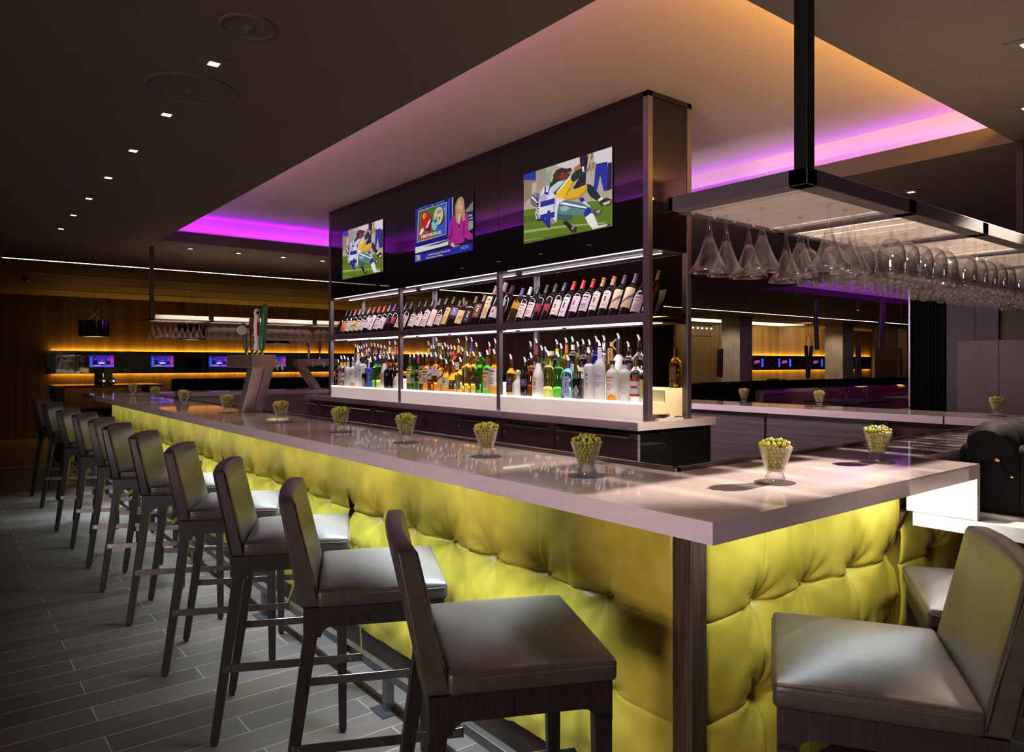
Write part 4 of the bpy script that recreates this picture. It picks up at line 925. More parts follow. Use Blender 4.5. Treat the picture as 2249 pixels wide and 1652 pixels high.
def row(items, bay, which):
    """items: (photo column, kind, height, radius, glass, description, keywords)"""
    X, Z = (XF, ZF) if which == 'front' else (XB, ZK)
    pts = sorted([(along(it[0], X), it) for it in items]); lo, hi = PY[bay] + .062, PY[bay + 1] - .062
    SQ = 1.0 if which == 'front' else .90
    ys = [min(max(p[0], lo), hi) for p in pts]; rr = [SQ * p[1][3] * (1.07 if p[1][1] in ('rect', 'block', 'decant') else 1) for p in pts]
    for _ in range(60):                                              # push neighbours apart so that no two touch
        for i in range(len(ys) - 1):
            need = rr[i] + rr[i + 1] + .002
            if ys[i + 1] - ys[i] < need:
                d = (need - (ys[i + 1] - ys[i])) / 2; ys[i] -= d; ys[i + 1] += d
        for i in range(len(ys)):
            ys[i] = min(max(ys[i], lo - .03 + rr[i] - .028), hi + .03 - rr[i] + .028)
    for y, (_, it) in zip(ys, pts):
        px, kind, H, RR, glass, desc, kw = it; RR *= SQ
        kw = dict(kw); rz = kw.pop('rz', 22 + random.uniform(-9, 9))
        bottle(X, y, Z, kind, H, RR, glass, f'{desc}, {which} row, {BAYN[bay]} bay', rz=rz, group=f'liquor bottles in the {BAYN[bay]} bay', **kw)
D = dict
W, C_, BLK = 'e6dfd8', 'dcc896', '1c1a1c'
NP = D(pour=False)
row([(1416, 'vodka', .245, .037, 'cl', 'clear bottle with yellow and green print beside the near post', D(lab=(.10, .55, 50, 'b9bd6a', 'e8d24a', 'crest'), pour=False, neck=(.80, 1, '1a1816'))),
     (1399, 'tall', .268, .037, 'cl', 'clear bottle with a white label edged in red', D(lab=(.12, .52, 58, 'd8d4dc', 'b23226', 'band'), pour=False, neck=(.80, 1, '5a5018'))),
     (1373, 'vodka', .246, .040, 'fr', 'frosted bottle printed in pale yellow', D(lab=(.12, .62, 60, W, 'c9bd62', 'print'), pour=False, neck=(.90, 1, '24221f'))),
     (1345, 'vodka', .246, .040, 'fr', 'frosted bottle printed in orange with an orange foot', D(lab=(.22, .64, 60, W, 'd86a34', 'print'), pour=False, neck=(.90, 1, '24221f'), extra=fruit('e8961c'))),
     (1317, 'tall', .330, .037, 'fr', 'tall frosted bottle with a grey tree print', D(lab=(.20, .50, 55, W, '7d86a6', 'print'))),
     (1294, 'cyl', .285, .036, 'fr', 'frosted cylinder bottle with thin black script', D(lab=(.15, .62, 16, W, '3a363c', 'print'), neck=(.80, 1, '4a3a44'))),
     (1272, 'block', .168, .036, 'bk', 'short square black bottle with a silver diamond label', D(extra=diamond('9a949a'), rz=8)),
     (1248, 'rect', .238, .041, 'bl', 'square pale blue gin bottle with a grey blue label', D(lab=(.06, .60, 34, '8e9cc0', '53618e', 'crest'), neck=(.84, 1, '2c3a5e'))),
     (1226.6, 'cyl', .262, .037, 'gr', 'bright green cylinder bottle', D(neck=(.78, 1, '2c5a1c'))),
     (1205, 'cyl', .270, .036, 'yl', 'lime tinted bottle with black letters down one side', D(lab=(.08, .62, 14, 'e4e6d4', '20201c', 'print'))),
     (1180.6, 'malibu', .275, .042, 'wh', 'matte white bottle with an orange sunset print', D(lab=(.12, .50, 40, 'dcd4cc', 'd0703a', 'crest'), neck=(.84, 1, '2a2a20'), pour=False)),
     (1163.7, 'bord', .258, .030, 'dk', 'slim brown bottle with a yellow neck ring', D(neck=(.78, .84, 'e0c020'))),
     (1144, 'malibu', .228, .037, 'bk', 'round black bottle with a dark label', D(lab=(.30, .52, 45, '4a4a66', '9a9ac0', 'crest'))),
     (1121, 'squat', .165, .043, 'fr', 'squat clear flask with a green ball stopper', D(pour=False, extra=ball_stop('c6d488'))),
     (1104, 'bord', .250, .036, 'am', 'amber bottle with a black label', D(lab=(.08, .52, 60, '23201f', '8a6a50', 'lines')))], 0, 'front')
row([(1404, 'decant', .285, .048, 'cl', 'clear shouldered decanter beside the near post', {}),
     (1381, 'vodka', .245, .042, 'cl', 'clear bottle with a dark oval label', D(lab=(.30, .62, 45, '4a4650', '8a8690', 'crest'))),
     (1357, 'jug', .300, .045, 'wh', 'white stoneware jug with a gold hoop handle', D(extra=hoop('b8963c'), neck=(.69, 1, '2c2626'), lab=(.14, .40, 30, 'dcdcdc', 'c8c820', 'crest'))),
     (1340, 'bord', .290, .030, 'am', 'amber bottle with a gold oval medallion', D(lab=(.5, .86, 40, 'b08a3a', '5a3a6a', 'crest'), pour=False, neck=(.9, 1, 'c8b8b8'))),
     (1326, 'cyl', .290, .040, 'st', 'polished steel bottle', D(lab=(.55, .66, 40, '6a6688', 'e0e0e8', 'crest'))),
     (1304.6, 'vodka', .288, .040, 'db', 'cobalt blue vodka bottle with white lettering', D(extra=lettering('SKYY', .030, 'f0f0f4', .48))),
     (1283.7, 'vodka', .265, .036, 'cl', 'clear bottle with a wire bail', D(extra=swing, lab=(.15, .55, 45, '9aa8b4', '6a7884', 'crest'))),
     (1267, 'tall', .270, .036, 'cl', 'clear bottle with a cream and green label', D(lab=(.15, .45, 50, 'd8cc9a', '5a8a3a', 'crest'))),
     (1254, 'cyl', .255, .027, 'yl', 'slim lime bottle', {}),
     (1241, 'vodka', .290, .038, 'cl', 'clear bottle with a white neck label', D(neck=(.84, .96, 'e8e4dc'), lab=(.2, .5, 40, 'c0b8a8', '3a3634', 'lines'))),
     (1219, 'decant', .285, .038, 'gd', 'golden bottle with an orange neck', D(neck=(.78, 1, 'c86a3c'))),
     (1206, 'cyl', .245, .024, 'gr', 'slim bright green bottle', D(neck=(.86, 1, '3a4a4a'))),
     (1197, 'bord', .275, .036, 'bk', 'black bottle with a yellow neck', D(neck=(.76, .93, 'e6c41c'))),
     (1174, 'decant', .205, .040, 'gd', 'short golden decanter with a square clear stopper', D(pour=False, extra=cork('d8c8c4', .024, .032))),
     (1156, 'bord', .225, .030, 'gd', 'golden bottle with a dark collar', D(neck=(.74, .98, '3a3024'))),
     (1148, 'bord', .235, .028, 'ol', 'olive bottle with a dark neck', D(neck=(.80, 1, '2a2620'))),
     (1131, 'decant', .290, .045, 'dk', 'dark rum bottle with a maroon neck and white emblem', D(neck=(.74, .98, '7a1f38'), lab=(.28, .58, 24, '2a1a18', 'd8d0d0', 'crest'))),
     (1112, 'bord', .268, .034, 'bk', 'black bottle with gold ribs', D(lab=(.2, .5, 50, '1c1612', 'a8803c', 'lines')))], 0, 'back')
row([(1086, 'bord', .290, .037, 'am', 'amber bottle with a tall white label', D(lab=(.20, .66, 62, W, '5a5668', 'lines'))),
     (1071, 'bord', .285, .038, 'gr', 'green bottle with a cream label', D(lab=(.10, .62, 62, C_, '8a5a2c', 'lines'), neck=(.76, .95, '8c2f22'))),
     (1055, 'rect', .270, .036, 'gr', 'square green bottle with a dark side label', D(lab=(.10, .52, 30, '20301a', '5a7a4a', 'lines'))),
     (1041, 'rect', .275, .037, 'gd', 'square amber whisky bottle with a slanted dark label', D(lab=(.30, .62, 34, '3a2a1c', 'b08a4a', 'diag'))),
     (1027, 'rect', .278, .037, 'gd', 'square amber whisky bottle with a slim grey tag', D(lab=(.44, .62, 14, 'b0a8b8', '6a6270', 'lines'))),
     (1012, 'decant', .232, .042, 'gd', 'round golden flask with a grey label', D(lab=(.10, .50, 30, '6a6a66', 'b0b0ac', 'crest'))),
     (996, 'malibu', .205, .038, 'am', 'short orange bottle with a black arch label', D(lab=(.10, .46, 48, '1f1a18', 'd8872c', 'crest'), neck=(.82, 1, 'b83a4a'))),
     (981, 'malibu', .215, .038, 'am', 'short amber bottle with a cream label', D(lab=(.14, .56, 58, 'dcc49c', '6a5a80', 'crest'))),
     (967, 'bord', .255, .036, 'am', 'amber bottle with a cream script label', D(lab=(.22, .66, 58, 'd8c08c', '54462c', 'diag'))),
     (954, 'rect', .275, .036, 'am', 'square orange bottle with a lilac label', D(lab=(.46, .72, 40, 'c8bcc8', '6a4a70', 'crest'), neck=(.82, 1, '8a1c1c'))),
     (942, 'bord', .275, .035, 'dk', 'brown bottle with a bright white label', D(lab=(.34, .66, 62, 'e0d8e0', '40383c', 'diag'))),
     (931, 'bord', .275, .035, 'am', 'brown bottle with a wide cream label', D(lab=(.18, .64, 62, 'd6c494', '3c3426', 'lines'))),
     (919, 'bord', .275, .035, 'dk', 'brown bottle with a worn cream label', D(lab=(.20, .62, 62, 'cdbb88', '6a5c3c', 'crest'))),
     (906, 'burg', .285, .035, 'dg', 'dark green bottle with a red neck and red band', D(neck=(.80, 1, 'b42436'), lab=(.52, .62, 60, '8a1e28', 'd8b0a0', 'lines'))),
     (898, 'burg', .270, .034, 'dg', 'dark green bottle with a small grey label', D(lab=(.20, .40, 40, '9a9aa6', '3c3c48', 'lines'))),
     (889, 'bord', .275, .034, 'dg', 'dark green bottle with a yellow cream label', D(lab=(.20, .66, 60, 'd8cc8c', '6a5a28', 'lines'), neck=(.80, 1, '6a2c20')))], 1, 'front')
row([(1089, 'burg', .300, .034, 'am', 'amber bottle with a dark collar by the right post', D(neck=(.82, 1, '2c2a2c'))),
     (1076, 'burg', .275, .032, 'dg', 'green bottle with an orange neck', D(neck=(.80, .98, 'b0502c'))),
     (1058, 'rect', .240, .036, 'gr', 'green square bottle with a dark cap', D(pour=False, neck=(.84, 1, '2a2a2a'))),
     (1045, 'decant', .275, .034, 'gd', 'golden bottle with a clear neck', {}),
     (1031, 'decant', .320, .038, 'gd', 'golden bottle with a blue neck sleeve', D(neck=(.76, .98, '2a2a86'))),
     (1016, 'champ', .330, .046, 'ol', 'tall olive champagne shaped bottle', {}),
     (1008, 'bord', .240, .028, 'dk', 'slim brown bottle', {}),
     (997, 'bord', .315, .038, 'dk', 'tall brown bottle with a yellow neck', D(neck=(.76, .96, 'd8a824'), lab=(.3, .5, 40, 'c8b48c', '6a5a4a', 'lines'))),
     (984, 'vodka', .255, .034, 'am', 'amber bottle with a red wax neck', D(neck=(.70, 1, 'b01a30'))),
     (970.8, 'bord', .262, .032, 'am', 'amber bottle with an orange collar', D(neck=(.80, .95, 'a84a1c'))),
     (957.5, 'bord', .262, .033, 'dk', 'brown bottle with a grey collar', D(neck=(.80, .95, '5a5660'))),
     (946, 'bord', .285, .030, 'bk', 'slim black bottle', {}),
     (936, 'tall', .262, .030, 'yl', 'pale lime bottle', {}),
     (929, 'block', .300, .032, 'cl', 'clear bottle with a square glass stopper', D(pour=False, extra=cork('b8b0b4', .022, .03))),
     (919, 'burg', .335, .034, 'gr', 'tall green bottle', D(neck=(.88, 1, '3c4a36'))),
     (906, 'bord', .270, .030, 'dg', 'green bottle with a blue neck', D(neck=(.80, .94, '2c5a78'))),
     (894, 'bord', .268, .032, 'gd', 'golden bottle with a dark red collar', D(neck=(.80, .94, '7a2420'))),
     (883, 'bord', .305, .034, 'dk', 'brown bottle with a yellow neck by the left post', D(neck=(.74, .94, 'dcc01c')))], 1, 'back')
row([(873, 'squat', .165, .042, 'fr', 'squat cream flask by the right post', D(pour=False, extra=cork('d8d0a0', .018, .02))),
     (864, 'bord', .255, .036, 'bk', 'black bottle with a glinting shoulder', D(neck=(.84, 1, '4a2c18'))),
     (855, 'decant', .255, .040, 'bk', 'broad black bottle with an orange cap', D(neck=(.80, .95, 'a84a1c'), lab=(.44, .56, 16, '54546c', 'a0a0c0', 'crest'))),
     (845, 'malibu', .275, .040, 'wh', 'matte white bottle with a sunset print', D(lab=(.14, .52, 44, 'dccabc', 'c87040', 'crest'), neck=(.84, 1, '3a2a1c'), pour=False)),
     (835, 'cyl', .262, .036, 'dg', 'green cylinder bottle with a pale yellow foot', D(fill=('yl', .42))),
     (825, 'cyl', .250, .034, 'gr', 'green cylinder bottle', {}),
     (815, 'rect', .230, .040, 'db', 'square deep blue bottle with a slate label', D(lab=(.06, .68, 34, '4a5686', '8a94bc', 'crest'))),
     (804, 'block', .170, .036, 'bk', 'short square black bottle with a pink diamond label', D(extra=diamond('c8a8a8'), rz=8)),
     (797, 'cyl', .285, .035, 'fr', 'frosted cylinder bottle with black script', D(lab=(.15, .62, 16, W, '3a363c', 'print'), neck=(.80, 1, '1e1c1e'))),
     (787, 'tall', .330, .036, 'fr', 'tall frosted bottle with a faint grey print', D(lab=(.22, .46, 50, W, '9a98a8', 'print'))),
     (776, 'vodka', .246, .039, 'fr', 'frosted bottle with a red stamp and orange fruit', D(lab=(.44, .60, 24, W, 'b83a30', 'print'), extra=fruit('dc8038'))),
     (763, 'vodka', .246, .039, 'fr', 'frosted bottle with a blue and yellow stamp', D(lab=(.44, .60, 24, W, '5a6aa0', 'print'))),
     (750, 'tall', .262, .037, 'cl', 'clear bottle with a red edged white label and yellow neck', D(lab=(.16, .56, 58, 'dcd6dc', 'b02430', 'band'), neck=(.76, .90, 'd8a83c'), pour=True)),
     (740, 'tall', .262, .036, 'cl', 'clear bottle with a grey label and yellow neck', D(lab=(.18, .56, 58, 'b8aca4', '6a5a50', 'lines'), neck=(.76, .90, 'e0d45c'))),
     (729, 'cyl', .225, .035, 'cl', 'clear grey bottle by the left post', {})], 2, 'front')
row([(869, 'vodka', .320, .036, 'cl', 'clear bottle with a copper neck', D(neck=(.74, .98, 'c0683c'))),
     (857, 'vodka', .320, .038, 'cl', 'clear bottle with a white neck label', D(neck=(.78, .97, 'e4dccc'))),
     (846, 'tall', .280, .032, 'cl', 'clear bottle with a striped neck', D(neck=(.78, .97, '8a8478'))),
     (835, 'vodka', .290, .036, 'cl', 'clear bottle with a lilac cap', D(neck=(.80, .97, '8c86a8'))),
     (823, 'tall', .300, .036, 'db', 'cobalt blue bottle', {}),
     (813, 'block', .310, .040, 'cl', 'clear square decanter', {}),
     (803, 'jug', .315, .038, 'wh', 'white stoneware bottle with a dark neck', D(neck=(.70, 1, '2c2a26'))),
     (793, 'cyl', .260, .030, 'st', 'slim grey steel bottle', D(neck=(.8, 1, '54505a'))),
     (784, 'vodka', .310, .034, 'cl', 'clear bottle with a pale pink collar', D(neck=(.80, .95, 'c8a8a8'))),
     (773, 'vodka', .300, .032, 'cl', 'clear bottle with a red neck', D(neck=(.76, .96, 'b81e28'))),
     (765, 'vodka', .285, .032, 'cl', 'clear bottle with an orange neck', D(neck=(.74, .94, 'd8742c'))),
     (752, 'tall', .285, .030, 'ol', 'dark olive bottle', {}),
     (743, 'tall', .300, .030, 'cl', 'grey clear bottle', {}),
     (733, 'decant', .310, .036, 'cl', 'tall clear decanter by the left post', {})], 2, 'back')
for k, (x, y, kd, H, rr, gl, ds, kw) in enumerate([(3.545, 2.875, 'decant', .25, .032, 'gd', 'golden bottle with a red neck seen through the end pane', D(neck=(.76, .97, '8a3020'), lab=(.2, .5, 40, '5a4a3a', 'c84a2c', 'crest'), pour=False))]):
    bottle(x, y, ZK, kd, H, rr, gl, ds, **kw)

# wine: every bottle leans back against the sloped board
TILT = 24
def wine_row(bay, items):
    y0, y1 = PY[bay + 1] - .066, PY[bay] + .070; n = len(items)
    for k, it in enumerate(items):
        kind, glass, lab, cap, desc = it[:5]; H = it[5] if len(it) > 5 else .295; RR = it[6] if len(it) > 6 else .0368
        y = y0 + (y1 - y0) * k / (n - 1)
        o = bottle(SX0 + .066, y, 1.690 - .0, kind, H, RR, glass, f'{desc}, {ORD[k]} in the {BAYN[bay]} wine bay', lab=lab, pour=False, group=f'leaning bottles in the {BAYN[bay]} wine bay', name='wine_bottle')
        if cap: sleeve(o, kind, H, RR, cap[1] if len(cap) > 1 else .79, 1.0, cap[0], 'capsule')
        o.rotation_euler = (Euler((0, R(TILT), 0)).to_matrix() @ Euler((0, 0, R(18 + random.uniform(-6, 6)))).to_matrix()).to_euler()
        o.location = (SX0 + .030 + RR * math.cos(R(TILT)), y, 1.662 + RR * math.sin(R(TILT)))
BD, BG = 'bord', 'burg'
wl = lambda c, ink='6a6068', st_='lines', a=.14, b=.52, arc=56: (a, b, arc, c, ink, st_)
wine_row(2, [(BG, 'wn', None, ('1a1616',), 'dark unlabelled wine bottle'), (BG, 'wn', wl('d8902c', 'b8402c', 'top'), ('161416',), 'dark bottle with an orange and red label'), (BG, 'wn', wl('d8ccd0'), ('b0203a',), 'bottle with a white label and red capsule'),
    (BD, 'wn', wl('cdb27c', '8a6a3c', 'diag'), ('8a7a66',), 'bottle with a gold cream label'), (BD, 'wn', wl('dcc896'), ('2a2c30',), 'bottle with a cream label and black capsule'), (BD, 'wn', wl('d8c4d0'), ('7a5a3c',), 'bottle with a lilac white label and brown capsule'),
    (BD, 'wn', wl('e4ccd0', '705060', 'crest', .2, .58), ('8c1c34',), 'bottle with a pinkish white label and crimson capsule'), (BD, 'wn', wl('ead8da', '5a5058', 'crest', .12, .64, 40), ('a81c34',), 'bottle with a tall narrow white label'), (BD, 'wn', wl('e8d4d2'), ('b0203a',), 'bottle with a plain white label and red capsule'),
    (BD, 'wn', wl('f0dcd8', '80686c', 'crest'), ('3a2a78',), 'bottle with a white label and violet capsule'), (BD, 'wn', wl('5a1420', 'a82c3c', 'crest', .3, .5, 24), ('242460',), 'dark bottle with a small red label and blue capsule'), (BD, 'wn', wl('a01c34', 'd86070', 'crest', .28, .50, 40), ('1c1a24',), 'dark bottle with a red label and black capsule'),
    (BD, 'wn', wl('e6ccb4'), ('241418',), 'bottle with a peach cream label'), (BD, 'wn', wl('e8d0ba', '7a6858', 'crest'), ('141214',), 'bottle with a pale cream label and black capsule')])
wine_row(1, [(BG, 'wn', wl('ecd4c8'), ('141214',), 'bottle with a rosy white label'), (BG, 'wn', wl('ead6cc', '806c6c', 'crest'), ('1a181c',), 'bottle with a square white label'), (BD, 'wn', wl('e6ccc4', '7a6468', 'lines', .1, .6), ('4a3a4c',), 'bottle with a long white label'),
    (BG, 'wn', wl('dcc0b0', 'ecd9c0', 'top', .1, .62), ('3a4a66',), 'bottle with a two part cream label and slate capsule'), (BG, 'wn', wl('d8c4bc', '8a4a4a', 'lines', .12, .44), ('201c20',), 'bottle with a white label and black capsule'), (BD, 'dk', wl('d4b870', '8a6a34', 'lines', .12, .62, 48), ('2a2420',), 'brown bottle with a yellow cream label'),
    ('decant', 'wn', wl('6a648a', 'd0ccd8', 'crest', .42, .70, 40), ('1c1a1c',), 'broad black bottle with a lilac label', .25, .040), ('block', 'wn', wl('dcbc80', 'a87a4a', 'diag', .12, .62, 44), ('201818',), 'short square bottle with a yellow label', .235, .038), ('decant', 'wn', wl('2a2420', 'e8e4e4', 'crest', .1, .5, 30), ('4a2a1c',), 'round black bottle with a small white seal', .27, .042),
    ('decant', 'wn', wl('6a4418', 'e0d4d8', 'crest', .24, .66, 34), ('7a5020',), 'round bottle with an oval brown label', .275, .042), (BD, 'wn', wl('d8bc94', '8a6a4a', 'lines', .16, .70, 40), ('b08a88',), 'tall bottle with a long cream strip label', .345, .040), ('cyl', 'wn', wl('dcd4e0', 'b8482c', 'crest', .16, .40, 60), ('c8a8a8',), 'tall bottle with a white and orange label', .365, .040), ('cyl', 'wn', wl('c0b8c8', '5a5264', 'crest', .44, .60, 20), ('4a3c3a',), 'black bottle with a small grey tag', .33, .038)])
wine_row(0, [(BD, 'dk', wl('cc9a2c', '7a4a1c', 'lines', .40, .58, 60), ('5a5488',), 'brown bottle with a yellow band', .295), (BD, 'wn', wl('e6d0c8', '7a6a6c'), ('c8c0c4',), 'bottle with a white label and silver capsule'), (BD, 'wn', wl('ead4cc', '7a6a6c'), ('1c1a1a',), 'bottle with a white label and black capsule'), (BD, 'wn', wl('7c1426', 'b8404e', 'crest', .26, .46, 44), ('201c20',), 'dark bottle with a small red label'),
    (BD, 'wn', wl('8c1828', 'c05060', 'crest', .26, .44, 44), ('2c1a1a',), 'black capped dark bottle with a red label'), (BD, 'wn', wl('ecd8cc', '8a7470', 'crest'), ('40305e',), 'bottle with a rounded cream white label'), (BD, 'wn', wl('d8ccd8', '40384c', 'crest', .08, .56, 44), ('b4202c',), 'narrow lilac white labelled bottle with red capsule'), (BD, 'wn', wl('d4c4d4', 'a85a78', 'crest', .18, .56), ('b8202c',), 'bottle with a lilac label and scarlet capsule'),
    (BD, 'wn', wl('c8bcca', '3c3444', 'lines', .18, .58), ('a81c2a',), 'bottle with a grey lilac label and red capsule'), (BD, 'wn', wl('d6cabc', '5a4c44', 'crest', .18, .60, 46), ('9a7448',), 'bottle with a pale label and tan capsule'), (BD, 'wn', wl('dacdc0', '4c4440', 'crest', .20, .60, 46), ('a87a54',), 'bottle with a pale label and copper capsule'), (BD, 'wn', wl('cfbe9c', '6a4468', 'diag', .18, .62), ('3c3450',), 'bottle with a striped beige label and slate capsule'),
    (BD, 'wn', wl('cdba94', '6a4468', 'diag', .18, .64), ('463a5a',), 'bottle with a beige striped label and plum capsule'), (BG, 'wn', wl('b8aab0', '70606c', 'lines', .06, .44), ('a07a6c',), 'sloping bottle with a grey label'), (BG, 'wn', wl('bcaeb4', '70606c', 'lines', .06, .46), ('a88272',), 'grey labelled bottle beside the right post')])
for bay in (2, 1, 0):                                               # a few capsules of the row behind the board
    y0, y1 = PY[bay + 1] - .16, PY[bay] + .12
    for k in range(4):
        c = ('8c1c30', '303058', 'a87a3c', 'a01c2c')[(k + bay) % 4]; y = y0 + (y1 - y0) * (k + .5) / 4
        o = bottle(SX0 + .285, y, 1.662, 'bord', .29, .036, 'wn', f'bottle showing only its {("red", "blue", "tan", "crimson")[(k + bay) % 4]} capsule behind the {BAYN[bay]} wine bay', pour=False, name='wine_bottle', group='wine bottles behind the sloped boards')
        sleeve(o, 'bord', .29, .036, .79, 1, c, 'capsule')

# ------------------------------------------------------------------ hanging glass racks
WG = [(0, .0), (.033, 0), (.034, -.0015), (.030, -.003), (.007, -.007), (.0042, -.018), (.0038, -.062), (.008, -.072), (.024, -.082), (.037, -.100), (.0425, -.125), (.0425, -.148), (.039, -.180), (.0345, -.208), (.0332, -.208), (.0378, -.180), (.0413, -.148), (.0413, -.125), (.0358, -.102), (.0228, -.0845), (.006, -.076), (0, -.0755)]
MG = [(0, 0), (.034, 0), (.035, -.0015), (.030, -.003), (.007, -.007), (.0048, -.02), (.0045, -.050), (.0065, -.072), (.0115, -.094), (.020, -.120), (.033, -.155), (.049, -.185), (.062, -.206), (.0608, -.2068), (.0478, -.1865), (.0318, -.157), (.0188, -.1225), (.0095, -.099), (0, -.095)]
WGM = MB().lathe(WG[::-1], 22).mesh('wine_glass', GLASS, True); MGM = MB().lathe(MG[::-1], 26).mesh('cocktail_glass', GLASS, True)
WGF = MB().lathe((WG[:2] + WG[4:])[::-1], 12).mesh('wine_glass_far', GLASS, True); MGF = MB().lathe((MG[:2] + MG[4:])[::-1], 14).mesh('cocktail_glass_far', GLASS, True)
def rack(name, label, X0, X1, Y0, Y1, zb, bays, corner_posts, n, h=.045, fascia=False):
    """frame from X0..X1, Y0..Y1, underside zb; bays = list of (x0, x1)"""
    t = thing(name, label, 'glass rack', (0, 0, 0)); b = .055
    mb = MB().box(X0, X1, Y0, Y0 + b, zb, zb + h).box(X0, X1, Y1 - .02, Y1, zb, zb + h).box(X0, X0 + .05, Y0, Y1, zb, zb + h).box(X1 - .05, X1, Y0, Y1, zb, zb + h)
    for a, c in zip(bays[:-1], bays[1:]): mb.box(a[1], c[0], Y0, Y1, zb, zb + h)
    mb.build('frame', FRAME, t, bevel=.002)
    for (x, y) in corner_posts: MB().box(x, x + .038, y, y + .038, zb + h, ZC).build('post', FRAME2, t, bevel=.002)
    slots = []
    for a, c in bays:
        pitch = (c - a) / n; mb = MB()
        for k in range(n + 1):
            s0 = a if k == 0 else a + pitch * (k - .0) - pitch / 2 + .009; s1 = c if k == n else a + pitch * (k + .0) + pitch / 2 - .009
            s0 = max(s0, a); s1 = min(s1, c)
            mb.box(s0 + .0005, s1 - .0005, Y0 + b, Y1 + (.012 if k % 2 else .004), zb + .008, zb + .018)
            for y in (Y0 + .12, Y1 - .10): mb.sphere(((s0 + s1) / 2, y, zb + .008), .004, 6, 4)
        if fascia: mb.box(a + .002, c - .002, Y0 + b - .02, Y0 + b - .012, zb + h + .001, zb + h + .045)
        mb.build('slat_panel', ACRYL, t)
        slots.append([a + pitch * (k + .5) for k in range(n)])
    return t, slots
NB = [(1.835 + .60 * i, 1.835 + .60 * i + .545) for i in range(5)]
rk, slots = rack('glass_rack', 'dark steel glass rack with white slats hung over the near bar leg', 1.785, 4.86, 1.015, 1.478, 1.870, NB, [(1.786, 1.016), (4.82, 1.016), (4.82, 1.438)], 5)
zt = 1.870 + .018
keep = {(0, 0): (0, 1, 2), (0, 1): (2,), (0, 2): (0, 1, 2), (0, 3): (1, 2), (0, 4): (0, 1)}
NEARM = [(0, 0, 1.40), (1, 0, 1.395), (1, 0, 1.26), (2, 0, 1.13), (2, 0, 1.40), (3, 0, 1.26), (3, 0, 1.12), (4, 0, 1.13), (4, 0, 1.40)]
mart = [(slots[0][0], 1.405), (slots[0][1] + .01, 1.42), (slots[0][1], 1.285), (slots[0][2] + .01, 1.41), (slots[0][2], 1.145), (slots[0][3] + .01, 1.285), (slots[0][3] + .02, 1.13), (slots[0][4], 1.415), (slots[0][4] + .02, 1.20)]
mart = [(slots[0][0], 1.400), (slots[0][1], 1.415), (slots[0][1], 1.285), (slots[0][2], 1.405), (slots[0][2], 1.130), (slots[0][3], 1.285), (slots[0][3], 1.135), (slots[0][4], 1.40), (slots[0][4], 1.165)]
wm = ['leftmost and alone under the near rack', 'second from the left in the near rack', 'third from the left in the near rack', 'behind the largest one in the near rack', 'largest and nearest, in the middle of the first rack bay',
      'between the two nearest ones', 'right of the largest one in the first rack bay', 'at the back before the second bay of the near rack', 'rightmost of the first bay, before the wine glasses']
mgl = [(x, y) for x, y in mart]
for (x, y), wv in zip(mgl, wm):
    o = link('cocktail_glass', MGM, None, 0, (x, y, zt + .002)); tag(o, f'trumpet shaped cocktail glass hanging {wv}', 'glass', 'cocktail glasses hanging in the near rack')
RW = ['front', 'second', 'third', 'back']
rnd = random.Random(11)
for bI in range(1, 5):
    for sI, x in enumerate(slots[bI]):
        for rI in range(4):
            if bI == 4 and sI >= 3 and rI > 1: continue
            y = 1.118 + .0985 * rI
            if bI == 4 and sI >= 3:
                if rI == 0 and sI == 4:
                    o = link('cocktail_glass', MGM, None, 0, (x, 1.16, zt + .002)); tag(o, 'trumpet shaped cocktail glass hanging at the far right end of the near rack', 'glass', 'cocktail glasses hanging in the near rack')
                continue
            o = link('wine_glass', WGM, None, 0, (x, y + rnd.uniform(-.003, .003), zt + .002))
            tag(o, f'wine glass hanging in the near rack, bay {("two", "three", "four", "five")[bI - 1]}, {ORD[sI]} slot, {RW[rI]} row', 'glass', 'wine glasses hanging in the near rack')
FB = [(1.87 + .62 * i, 1.87 + .62 * i + .565) for i in range(5)]
fr_, fs2 = rack('glass_rack', 'glass rack with white slats hung over the far bar leg behind the beer tower', 1.815, 4.98, 8.62, 9.08, 1.872, FB, [(1.816, 8.621), (4.94, 8.621)], 6, .016, True)
z2 = 1.872 + .018
for bI in range(4):
    for sI, x in enumerate(fs2[bI]):
        if bI == 0:
            for rI, y in enumerate((8.73, 8.86, 8.99)):
                if (sI + rI) % 2: continue
                o = link('cocktail_glass', MGF, None, 0, (x, y, z2 + .002)); tag(o, f'cocktail glass hanging in the far rack, {ORD[sI]} slot, {("front", "middle", "back")[rI]} row', 'glass', 'cocktail glasses hanging in the far rack')
        else:
            for rI, y in enumerate((8.735, 8.835, 8.935, 9.03)):
                if rI in (1, 2) and bI == 3: continue
                o = link('wine_glass', WGF, None, 0, (x, y, z2 + .002)); tag(o, f'wine glass hanging in the far rack, bay {("two", "three", "four")[bI - 1]}, {ORD[sI]} slot, {RW[rI]} row', 'glass', 'wine glasses hanging in the far rack')
